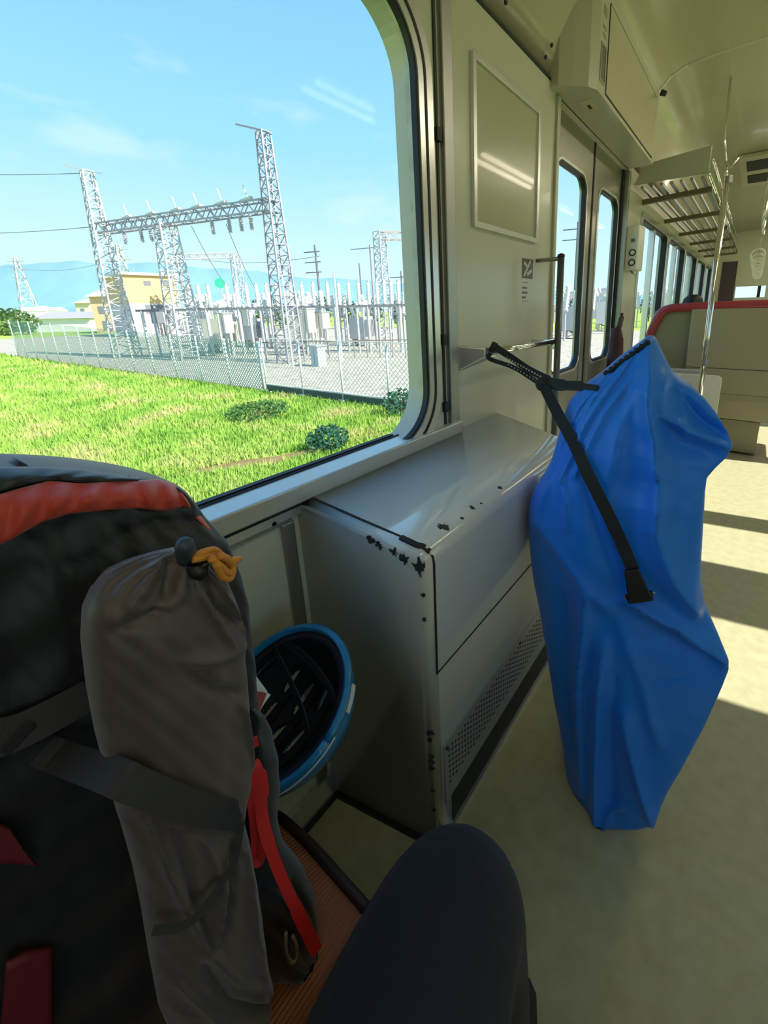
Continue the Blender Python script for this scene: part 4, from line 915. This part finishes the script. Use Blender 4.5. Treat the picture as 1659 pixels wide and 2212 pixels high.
# ------------------------------------------------------------------ fences
m_postw = mat('galvanised_white', (.62, .64, .60), .5, .1); m_postg = mat('pale_green_post', (.55, .66, .56), .5); m_conc = mat('concrete', (.48, .46, .40), .9)
m_meshA = mesh_mat('grey_wire', (.55, .55, .50), .035); m_meshB = mesh_mat('bluegreen_wire', (.20, .38, .36), .20)
fen = thing('wire_fence', tuple(fence_at(-9)), 'white-post wire fence with concrete footings along the gravel yard', 'fence')
PA = [-5.7, -7.55, -9.25, -10.95, -12.75]; TA = .42
for x in PA:
    p = fence_at(x); MB().tube([p, (p.x, p.y, TA)], .032, 8).build('post', m_postw, fen, smooth=True)
    MB().box((p.x-.11, p.y-.11, GZ), (p.x+.11, p.y+.11, GZ+.09)).build('footing', m_conc, fen)
for a, b in zip(PA, PA[1:]):
    p, q = fence_at(a), fence_at(b); MB().add([(p.x, p.y, GZ+.30), (q.x, q.y, GZ+.30), (q.x, q.y, TA-.03), (p.x, p.y, TA-.03)], [[0, 1, 2, 3]]).build('wire_panel', m_meshA, fen)
    MB().bar((p.x, p.y, GZ+.14), (q.x, q.y, GZ+.14), .03, .20).build('base_board', mat('dark_green_board', (.07, .10, .09), .6), fen)
    MB().bar((p.x, p.y-.03, GZ+.27), (q.x, q.y-.03, GZ+.27), .03, .03).build('base_rail', m_postw, fen)
    MB().tube([(p.x, p.y, TA), (q.x, q.y, TA)], .014, 6).build('top_rail', m_postw, fen)
fe2 = thing('green_mesh_fence', tuple(fence_at(-26)), 'tall blue-green mesh fence with slim pale posts at the field edge', 'fence')
PB = [-12.95-1.86*i for i in range(15)]; TB = .30
def ftop(x): return lerp(.32, 1.08, (x+12.95)/(-26.0))
for x in PB:
    p = fence_at(x); MB().tube([p, (p.x, p.y, ftop(p.x))], .030, 8).build('post', m_postg, fe2, smooth=True)
for a, b in zip(PB, PB[1:]):
    p, q = fence_at(a), fence_at(b); MB().add([(p.x, p.y, GZ+.05), (q.x, q.y, GZ+.05), (q.x, q.y, ftop(q.x)-.03), (p.x, p.y, ftop(p.x)-.03)], [[0, 1, 2, 3]]).build('mesh_panel', m_meshB, fe2)

# ------------------------------------------------------------------ gantry towers
m_galv = mat('galvanised_lattice', (.50, .50, .50), .45, .35); m_galvd = mat('weathered_lattice', (.34, .33, .36), .5, .3)
def lattice(t, base, top, w0, w1, n, r_, mm):
    base, top = Vector(base), Vector(top); cs = ((-1, -1), (1, -1), (1, 1), (-1, 1))
    def pt(i, f): w_ = lerp(w0, w1, f)/2; c = base.lerp(top, f); return c+Vector((cs[i][0]*w_, cs[i][1]*w_, 0))
    for i in range(4): MB().bar(pt(i, 0), pt(i, 1), r_*1.5).build('leg', mm, t)
    k = MB()
    for s in range(n):
        f0, f1 = s/n, (s+1)/n
        for i in range(4):
            j = (i+1) % 4; k.bar(pt(i, f0), pt(j, f1), r_*.8) if s % 2 else k.bar(pt(j, f0), pt(i, f1), r_*.8); k.bar(pt(i, f1), pt(j, f1), r_*.7)
    k.build('bracing', mm, t, kind='stuff')
def beam_lattice(t, a, b, w_, h_, n, r_, mm):
    a, b = Vector(a), Vector(b); d = (b-a).normalized(); sd_ = d.cross(Vector((0, 0, 1))).normalized(); k = MB()
    def pt(i, f): return a.lerp(b, f)+sd_*(w_/2 if i in (1, 2) else -w_/2)+Vector((0, 0, h_/2 if i > 1 else -h_/2))
    for i in range(4): MB().bar(pt(i, 0), pt(i, 1), r_*1.5).build('chord', mm, t)
    for s in range(n):
        f0, f1 = s/n, (s+1)/n
        for i in range(4):
            j = (i+1) % 4; k.bar(pt(i, f0), pt(j, f1), r_*.8) if s % 2 else k.bar(pt(j, f0), pt(i, f1), r_*.8)
    k.build('bracing', mm, t, kind='stuff')
TR, TLft = Vector((-19.2, 12.45, GZ)), Vector((-31.7, 9.4, GZ)); TM = TR.lerp(TLft, .575)
gb = thing('substation_gantry', tuple(TM), 'tall three-tower lattice gantry with hanging insulators inside the substation', 'gantry')
lattice(gb, TR, (TR.x, TR.y, 9.05), .95, .42, 22, .045, m_galvd)
k = MB().bar((TR.x, TR.y, 9.1), (TR.x-1.4, TR.y-.4, 9.55), .07); k.bar((TR.x, TR.y, 9.1), (TR.x+.5, TR.y+.1, 8.85), .06); k.build('peak_arm', m_galvd, gb)
lattice(gb, TLft, (TLft.x, TLft.y, 9.05), 1.15, .45, 22, .05, m_galv)
k = MB().bar((TLft.x, TLft.y, 9.05), (TLft.x-.9, TLft.y-.7, 9.35), .07); k.bar((TLft.x, TLft.y, 9.05), (TLft.x+.9, TLft.y+.5, 8.85), .06); k.build('peak_arm', m_galv, gb)
lattice(gb, TM, (TM.x, TM.y, 5.85), 1.35, .75, 15, .05, m_galv)
bmz = 6.05
beam_lattice(gb, (TR.x, TR.y, bmz), (TLft.x, TLft.y, bmz), .55, .5, 30, .045, m_galvd)
m_ins = mat('grey_porcelain', (.42, .42, .46), .4)
for f in (.11, .16, .22, .31, .62, .67, .73, .84):
    p = Vector((lerp(TR.x, TLft.x, f), lerp(TR.y, TLft.y, f), bmz-.30)); k = MB(); pf = []
    for q in range(7): pf += [(-q*.10, .06), (-q*.10-.05, .11)]
    k.lathe(p, pf, 8); k.build('insulator', m_ins, gb)
for f in (.12, .25, .38, .5, .65, .8):
    p = Vector((lerp(TR.x, TLft.x, f), lerp(TR.y, TLft.y, f), bmz+.30)); k = MB(); k.bar(p+Vector((-.5, 0, .08)), p+Vector((.5, 0, .12)), .14, .10); k.tube([p+Vector((.2, 0, .1)), p+Vector((-.1, 0, .75))], .03, 6); k.build('switch_arm', mat('pale_switchgear', (.62, .62, .54), .5), gb)
def yard(px, D, z=GZ):
    d = ray(px, 700); s = D/d.dot(FW); p = CAM+d*s; return Vector((p.x, p.y, z))
# right-hand gantry
RG = yard(832, 31)
tw = thing('lattice_tower', tuple(RG), 'lattice mast with a side beam at the right edge of the window', 'tower'); rgz = atY(826, 500, RG.y).z
lattice(tw, RG, (RG.x, RG.y, rgz), .75, .6, 16, .05, m_galv)
beam_lattice(tw, (RG.x, RG.y, rgz-.25), (RG.x+6.5, RG.y+5.5, rgz-.35), .5, .5, 12, .05, mat('warm_lattice', (.50, .44, .42), .5, .2))
p = atZ(815, 752, GZ); q = atY(812, 527, p.y)
t = thing('steel_mast', tuple(p), 'dark slim mast just left of the right-hand lattice mast', 'pole'); MB().tube([p, (p.x, p.y, q.z)], .07, 8).build('pole', m_galvd, t); MB().bar((p.x-1.4, p.y-.4, q.z-.2), (p.x+.4, p.y, q.z-.2), .05).build('arm', m_galvd, t)
# second, farther gantry
ga, gb_ = atD(375, 555, 46), atD(508, 562, 46); gb_.z = ga.z
t = thing('far_gantry', (ga.x, ga.y, GZ), 'smaller far gantry frame seen between the main towers', 'gantry')
beam_lattice(t, ga, gb_, .5, .5, 14, .07, mat('pale_lattice', (.58, .56, .56), .5))
for p in (ga, gb_): lattice(t, (p.x, p.y, GZ), (p.x, p.y, p.z), .9, .7, 10, .06, m_galv)

# ------------------------------------------------------------------ switchyard equipment
m_cer = mat('white_porcelain', (.70, .69, .64), .35); m_tank = mat('cream_tank', (.66, .64, .52), .5); m_tankg = mat('grey_tank', (.45, .47, .47), .5); m_busb = mat('dark_steel_beam', (.16, .17, .19), .5)
def ribbed(h_, r_, n=7):
    out = []
    for q in range(n): out += [(h_*q/n, r_*.6), (h_*(q+.5)/n, r_)]
    return out+[(h_, r_*.5)]
# steel bus beam on posts
bA, bB = yard(300, 25), yard(900, 25)
bus = thing('bus_support_frame', tuple(bA.lerp(bB, .5)), 'long dark steel beam on posts across the switchyard', 'frame')
bzz = 1.47
MB().bar((bA.x, bA.y, bzz), (bB.x, bB.y, bzz), .12, .14).build('beam', m_busb, bus)
for i in range(26):
    p = bA.lerp(bB, (i+.5)/26); MB().bar(p, (p.x, p.y, bzz), .09+.05*(i % 3 == 0)).build('post', m_galv if i % 2 else m_postw, bus)
MB().bar(yard(560, 22, -.35), yard(900, 22, -.35), .07, .06).build('lower_rail', mat('rail_brown', (.20, .15, .13), .6), bus)
for px in range(565, 900, 28): p = yard(px, 22); MB().bar(p, (p.x, p.y, -.35), .05).build('rail_post', m_galvd, bus)
def bus_insulator():
    t = thing('post_insulator', (0, 0, bzz+.07), 'white ribbed post insulator standing on the bus beam', 'insulator', 'post insulators on the bus beam')
    MB().lathe((0, 0, bzz+.07), ribbed(1.25, .13), 10).build('porcelain', m_cer, t, smooth=True)
    MB().lathe((0, 0, bzz+1.30), [(0, .07), (.16, .07)], 8).build('cap', m_galv, t); return t
i0 = bus_insulator(); spots = [.20, .235, .27, .335, .37, .405, .44, .475, .51, .56, .60, .64, .69, .73, .765, .80, .835, .865, .89, .915, .94, .965, .985]
for i, f in enumerate(spots):
    p = bA.lerp(bB, f); loc = (p.x, p.y, bzz+.07)
    if i == 0: i0.location = loc
    else: copy_tree(i0, loc)
def transformer(px, D, s, label, tank, rz=0.):
    p = yard(px, D); t = thing('transformer', tuple(p), label, 'transformer')
    M_ = Matrix.Translation(p) @ Matrix.Rotation(rz, 4, 'Z') @ Matrix.Scale(s, 4)
    def mk(name, k, mm, smooth=False, parent=None): k.v = [M_ @ v_ for v_ in k.v]; return k.build(name, mm, parent or t, smooth=smooth)
    tk = mk('tank', MB().box((-.7, -.5, .55), (.7, .5, 2.1)), tank)
    k = MB().box((-.62, -.42, 0), (-.5, .42, .55)); k.box((.5, -.42, 0), (.62, .42, .55)); k.bar((-.55, -.42, 0), (.55, -.42, .55), .08); k.bar((.55, .42, 0), (-.55, .42, .55), .08); mk('stand', k, m_galv)
    for i in range(7):
        mk('cooling_fin', MB().box((.74, -.45+i*.14, .7), (1.05, -.41+i*.14, 1.9)), tank, parent=tk)
    k = MB(); k.lathe((-.55, .25, 2.75), [(0, .05), (.02, .24), (1.1, .24), (1.12, .05)], 12, (1, 0, .25)); mk('conservator', k, m_cer, True)
    mk('pipe', MB().tube([(.1, .25, 2.1), (.1, .25, 2.75)], .06, 8), m_galv)
    for i in (-1, 0, 1):
        k = MB(); k.lathe((i*.42, -.2, 2.1), ribbed(1.0, .12), 10, (i*.25, -.15, 1)); mk('bushing', k, m_cer, True)
    mk('control_box', MB().box((-1.0, -.3, .9), (-.72, .2, 1.6)), m_cer, parent=tk)
    return t
transformer(470, 27, 1.05, 'large cream transformer with slanted conservator left of the right tower', m_tank, .4)
transformer(655, 28.5, 1.1, 'cream transformer right of the right tower in the switchyard', m_tank, .3)
transformer(540, 31, 1.0, 'grey transformer between the two cream ones', m_tankg, .2)
transformer(780, 30, 1.0, 'grey transformer behind the bus beam near the right mast', m_tankg, .1)
transformer(425, 33, 1.0, 'small pale transformer beside the middle tower', m_cer, .2)
def cabinet(px, D, w_, d_, z0, z1, label, mm):
    p = yard(px, D); t = thing('switch_cabinet', tuple(p), label, 'cabinet')
    MB().box((p.x-w_/2, p.y-d_/2, z0), (p.x+w_/2, p.y+d_/2, z1)).build('case', mm, t, bevel=.02)
    MB().box((p.x-w_/2-.05, p.y-d_/2-.08, z1), (p.x+w_/2+.05, p.y+d_/2+.05, z1+.06)).build('roof', m_galv, t)
    MB().box((p.x-.012, p.y-d_/2-.012, z0+.1), (p.x+.012, p.y-d_/2, z1-.1)).build('door_gap', m_busb, t)
    if z0 > GZ+.05:
        for s in (-1, 1): MB().bar((p.x+s*w_*.4, p.y, GZ), (p.x+s*w_*.4, p.y, z0), .08).build('leg', m_galv, t)
cabinet(535, 26, .95, .6, .45, 1.45, 'white switch cabinet on legs left of the right tower', m_cer)
cabinet(697, 24, .75, .5, .25, 1.15, 'white switch cabinet on legs right of the right tower', m_cer)
cabinet(490, 24, .5, .5, .1, 1.2, 'narrow cream control cabinet beside the large cream transformer', m_tank)
cabinet(668, 23.5, .5, .5, .05, 1.35, 'tall cream control cabinet next to the right-hand cream transformer', m_tank)
cabinet(680, 19, .55, .45, GZ, -.35, 'pale blue ground cabinet in the gravel yard', mat('pale_blue_case', (.42, .52, .54), .5))
cabinet(345, 30, 1.0, .6, .6, 1.5, 'dark grey cabinet below the yellow building', m_busb)
def breaker(px, D, h_, r_, label, tilt=0):
    p = yard(px, D); t = thing('circuit_breaker', tuple(p), label, 'breaker', 'ribbed breakers in the switchyard')
    for s in (-.6, 0, .6):
        MB().bar((p.x+s, p.y, GZ), (p.x+s, p.y, .9), .14).build('leg', m_galv, t)
        MB().lathe((p.x+s, p.y, .9), ribbed(h_, r_), 10, (tilt+s*.15, 0, 1)).build('porcelain', m_cer, t, smooth=True)
    MB().bar((p.x-.8, p.y, .9), (p.x+.8, p.y, .9), .16).build('crossbeam', m_tankg, t)
for px, D, h_, r_, tl_ in ((445, 30, 1.7, .20, .1), (505, 33, 1.8, .20, 0), (580, 30, 1.7, .18, -.1), (640, 33, 1.9, .24, .1), (690, 31, 1.8, .22, -.15), (735, 33, 1.6, .18, 0), (800, 34, 1.6, .18, 0), (860, 32, 1.6, .18, 0), (420, 36, 1.6, .2, 0)):
    breaker(px, D, h_, r_, 'grey-legged breaker with three white ribbed columns in the switchyard', tl_)
for i, (px, D, h_, r_) in enumerate(((1150, 40, 1.7, .2), (1203, 31, 1.8, .22), (1225, 44, 1.7, .22), (1262, 36, 1.8, .22), (1300, 46, 1.8, .24), (1330, 38, 1.7, .22), (1375, 48, 1.8, .24), (1420, 44, 1.8, .24), (1455, 54, 1.8, .26))):
    breaker(px, D, h_, r_, 'grey-legged breaker seen through the glass past the poster wall', 0)
transformer(1170, 41, 1.4, 'cream transformer seen through the near door leaf', m_tank, .1)
transformer(1240, 33, 1.2, 'grey transformer seen between the two door panes', m_tankg, .1)
transformer(1310, 42, 1.4, 'pale transformer seen through the far door leaf', m_cer, .2)
transformer(1430, 48, 1.4, 'cream transformer seen through the far car windows', m_tank, .2)
def slim_pole(px, D, ytop, label, mm, arms=0, r_=.07):
    p = yard(px, D); d = ray(px, ytop); zt = CAMH+d.z*(D/d.dot(FW)); top = CAM+d*(D/d.dot(FW))
    t = thing('utility_pole', tuple(p), label, 'pole'); MB().tube([p, (p.x, p.y, zt)], [r_, r_*.7], 8).build('pole', mm, t)
    for i in range(arms): MB().bar((p.x-1.3, p.y-.3, zt-.6-i*.9), (p.x+.5, p.y+.1, zt-.6-i*.9), .08).build('crossarm', mm, t)
m_pole = mat('dark_pole', (.16, .16, .17), .7)
slim_pole(697, 40, 535, 'dark utility pole with crossarms behind the switchyard', m_pole, 3, .12)
slim_pole(637, 45, 582, 'short dark pole right of the right tower', m_pole, 0, .10)
slim_pole(786, 40, 572, 'dark slim pole left of the right-hand mast', m_pole, 0, .08)
slim_pole(872, 45, 588, 'faint pole at the window edge', m_pole, 1, .1)
slim_pole(1238, 40, 490, 'tall dark pole seen through the near door leaf', m_pole, 2, .12)
slim_pole(731, 21, 592, 'tall white lamp post in front of the bus beam', m_postw, 0, .07)
slim_pole(622, 18.4, 595, 'thin white post beside the right tower legs', m_postw, 0, .05)
# bushy dark green hedge line behind the yard
for i, (px, D, h_) in enumerate(((560, 60, 4.4), (605, 64, 4.6), (650, 60, 4.3), (700, 64, 4.6), (755, 60, 4.2), (808, 64, 4.3), (862, 60, 4.0), (512, 62, 4.3), (1170, 62, 4.0), (1240, 66, 4.4), (1320, 62, 4.1), (1400, 66, 4.3), (1470, 62, 4.0))):
    p = yard(px, D); t = thing('tree', tuple(p), 'dark green tree in the hedge behind the switchyard', 'tree', 'trees behind the switchyard')
    leaf_ball(p+Vector((0, 0, h_*.55)), 1.5, 1.5, h_*.48, 360, .26, 60+i).build('foliage', mat('far_leaf', (.10, .17, .12), .8, trans=.2), t, kind='stuff'); MB().tube([p, p+Vector((0, 0, h_*.5))], .12, 6).build('trunk', m_bark, t)

# ------------------------------------------------------------------ buildings
yb_ = thing('substation_building', tuple(yard(320, 50)), 'yellow and grey two-storey building behind the left tower', 'building')
m_yel = mat('ochre_wall', (.66, .47, .20), .8, noise=(.4, .5), c2=(.60, .43, .19)); m_gry = mat('pale_grey_wall', (.56, .55, .52), .8)
def bldg_pts(px, D): return yard(px, D)
A_, B_ = yard(286, 48), yard(398, 52); dirn = (B_-A_).normalized(); nrm = Vector((dirn.y, -dirn.x, 0)) if Vector((dirn.y, -dirn.x, 0)).dot(CAM-A_) < 0 else Vector((-dirn.y, dirn.x, 0))
def slab(a, b, z0, z1, th, out=0):
    k = MB(); f0, f1 = a-nrm*out, b-nrm*out
    k.loops([[Vector((p.x, p.y, z0)) for p in (f0, f1, f1+nrm*th, f0+nrm*th)], [Vector((p.x, p.y, z1)) for p in (f0, f1, f1+nrm*th, f0+nrm*th)]]); return k
zt, zm = 5.7, 2.55
slab(A_, B_, zm, zt, 8).build('upper_storey', m_yel, yb_); slab(A_, B_, GZ, zm, 8).build('lower_storey', m_gry, yb_)
slab(A_-dirn*.4, B_+dirn*.3, zt, zt+.28, 8.5, .35).build('roof', mat('roof_edge_pale', (.62, .60, .56), .7), yb_)
for f in (.36, .72): a = A_.lerp(B_, f); slab(a, a+dirn*.7, 4.6, 5.1, .15, .05).build('wall_vent', m_busb, yb_)
for f in (.30, .48, .58): a = A_.lerp(B_, f); slab(a, a+dirn*.9, 1.4, 2.4, .15, .05).build('window', m_busb, yb_)
a = A_.lerp(B_, .5); slab(a, a+dirn*1.1, GZ, .9, .15, .05).build('doorway', mat('dark_door', (.14, .12, .12), .6), yb_)
def house(pa, pb, D, z0, z1, zr_, label, wall, roofm, wins):
    a, b = yard(pa, D), yard(pb, D); t = thing('house', tuple(a.lerp(b, .5)), label, 'building'); dv = (b-a).normalized(); nv = Vector((-dv.y, dv.x, 0))
    if nv.dot(CAM-a) > 0: nv = -nv
    w_ = (b-a).length
    def sl(p, q, za_, zb_, th, out=0):
        f0, f1 = p-nv*out, q-nv*out; k = MB(); k.loops([[Vector((v_.x, v_.y, za_)) for v_ in (f0, f1, f1+nv*th, f0+nv*th)], [Vector((v_.x, v_.y, zb_)) for v_ in (f0, f1, f1+nv*th, f0+nv*th)]]); return k
    sl(a, b, z0, z1, 7).build('walls', wall, t)
    k = MB(); e0, e1 = a-dv*.4-nv*.5, b+dv*.4-nv*.5; m0, m1 = a-dv*.4+nv*3.5, b+dv*.4+nv*3.5; g0, g1 = a-dv*.4+nv*7.5, b+dv*.4+nv*7.5
    def zz(p, z): return Vector((p.x, p.y, z))
    k.loops([[zz(e0, z1), zz(m0, zr_), zz(g0, z1)], [zz(e1, z1), zz(m1, zr_), zz(g1, z1)]]); k.build('roof', roofm, t)
    for f, za_, zb_, ww in wins:
        p = a.lerp(b, f); sl(p, p+dv*ww, za_, zb_, .1, .06).build('window', mat('house_window', (.20, .22, .25), .2), t)
    return t
house(206, 262, 62, GZ, 4.0, 5.4, 'orange and cream house left of the left tower', mat('peach_wall', (.72, .48, .30), .8), mat('pale_tile_roof', (.60, .50, .40), .7), ((.25, 1.6, 2.6, .8), (.6, 1.6, 2.6, .8), (.3, -.8, .5, 1.2)))
house(172, 204, 96, GZ, 4.2, 5.2, 'small cream gabled house behind the orange one', mat('cream_house_wall', (.70, .63, .45), .8), MATS['pale_tile_roof'], ((.3, 2.0, 3.0, .9),))
house(76, 196, 72, GZ, .95, 2.1, 'long low white shed with a grey roof at the field edge', mat('white_shed_wall', (.80, .80, .78), .7), mat('grey_violet_roof', (.34, .32, .36), .7), ())
for i, (pa, pb, D, z1, zr_) in enumerate(((42, 66, 150, 3.4, 5.0), (74, 92, 185, 4.2, 6.2), (102, 126, 220, 4.4, 6.4))):
    house(pa, pb, D, GZ, z1, zr_, ('small white far house nearest the tree', 'far white house below the distant pylon', 'far white house right of the distant pylon')[i], mat('far_white_wall', (.72, .72, .74), .8), mat('far_pale_roof', (.55, .55, .60), .7), ((.4, 1.0, 2.2, 1.5),))
p = yard(10, 62); t = thing('tree', tuple(p), 'broad green tree at the far left edge of the view', 'tree')
leaf_ball(p+Vector((0, 0, 1.8)), 4.2, 4.0, 2.2, 900, .35, 91).build('foliage', mat('tree_leaf', (.13, .22, .07), .8, trans=.2), t, kind='stuff'); MB().tube([p, p+Vector((0, 0, 1.6))], .2, 6).build('trunk', m_bark, t)
sg = yard(489, 34); t = thing('round_sign', tuple(sg), 'small round green sign above the switchyard', 'sign'); sz = atD(489, 613, 34).z
MB().lathe((sg.x, sg.y, sz), [(-.03, .38), (.03, .38)], 18, (CAM-sg).normalized()).build('disc', mat('emerald_disc', (.02, .42, .22), .4), t); MB().tube([sg, (sg.x, sg.y, sz)], .04, 6).build('pole', m_galv, t)
def pylon(px, ytop, D, label):
    p = yard(px, D); zt_ = atD(px, ytop, D).z; t = thing('far_pylon', tuple(p), label, 'pylon'); h_ = zt_-GZ
    lattice(t, p, (p.x, p.y, zt_), h_*.22, h_*.03, 8, h_*.007, m_galv)
    for f in (.70, .82, .94): z = GZ+h_*f; MB().bar((p.x-h_*.12, p.y-h_*.08, z), (p.x+h_*.12, p.y+h_*.08, z), h_*.010).build('crossarm', m_galv, t)
pylon(72, 560, 190, 'distant power pylon above the white houses'); pylon(290, 535, 130, 'distant power pylon between left and middle towers')
# overhead lines
m_wire = mat('grey_wire_line', (.22, .24, .27), .6)
def wire(a, b, sag, label, r_=.022):
    pts = [Vector(a).lerp(Vector(b), i/16)-Vector((0, 0, sag*4*(i/16)*(1-i/16))) for i in range(17)]
    MB().tube(pts, r_, 5).build('overhead_wire', m_wire, label=label, cat='wire')
wire((TLft.x-.25, TLft.y-.1, 6.2), (TLft.x-26, TLft.y-14, 8.2), .8, 'overhead wire running left from the gantry beam end')
wire((TLft.x-.2, TLft.y-.1, 8.95), (TLft.x-26, TLft.y-16, 12.5), .9, 'thin overhead wire running left from the left tower peak')
wire(atD(20, 576, 90), atD(205, 572, 90), 1.0, 'overhead wire left of the left tower above the hills', .05)
wire(atD(395, 552, 60), atD(690, 553, 40), .8, 'overhead wire from the middle tower to the dark utility pole', .03)
wire((TM.x+2, TM.y+.4, 5.6), yard(500, 30, 3.2), .2, 'drop wire from the gantry beam right of the middle tower', .018)
wire((TR.x-3, TR.y-.7, 5.5), yard(560, 30, 3.0), .2, 'drop wire from the gantry beam left of the right tower', .018)
# hills; distance haze is put into their bluish base colour
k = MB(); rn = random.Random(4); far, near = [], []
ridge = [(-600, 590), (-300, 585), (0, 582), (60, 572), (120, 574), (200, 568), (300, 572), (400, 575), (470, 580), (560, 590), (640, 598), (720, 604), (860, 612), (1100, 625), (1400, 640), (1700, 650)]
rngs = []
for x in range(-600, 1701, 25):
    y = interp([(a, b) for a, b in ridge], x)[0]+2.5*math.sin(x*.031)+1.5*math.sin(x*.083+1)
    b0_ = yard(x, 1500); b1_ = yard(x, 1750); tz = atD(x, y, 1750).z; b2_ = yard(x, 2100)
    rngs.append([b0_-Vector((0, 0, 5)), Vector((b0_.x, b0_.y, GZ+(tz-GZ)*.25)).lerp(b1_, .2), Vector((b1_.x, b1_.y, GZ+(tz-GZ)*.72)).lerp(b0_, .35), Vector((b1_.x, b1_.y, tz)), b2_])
k.loops(rngs, close=True); k.build('far_hills', mat('haze_tinted_hills', (.16, .30, .40), 1.0, noise=(.012, .3), c2=(.20, .35, .44), spec=0), kind='structure', smooth=True)
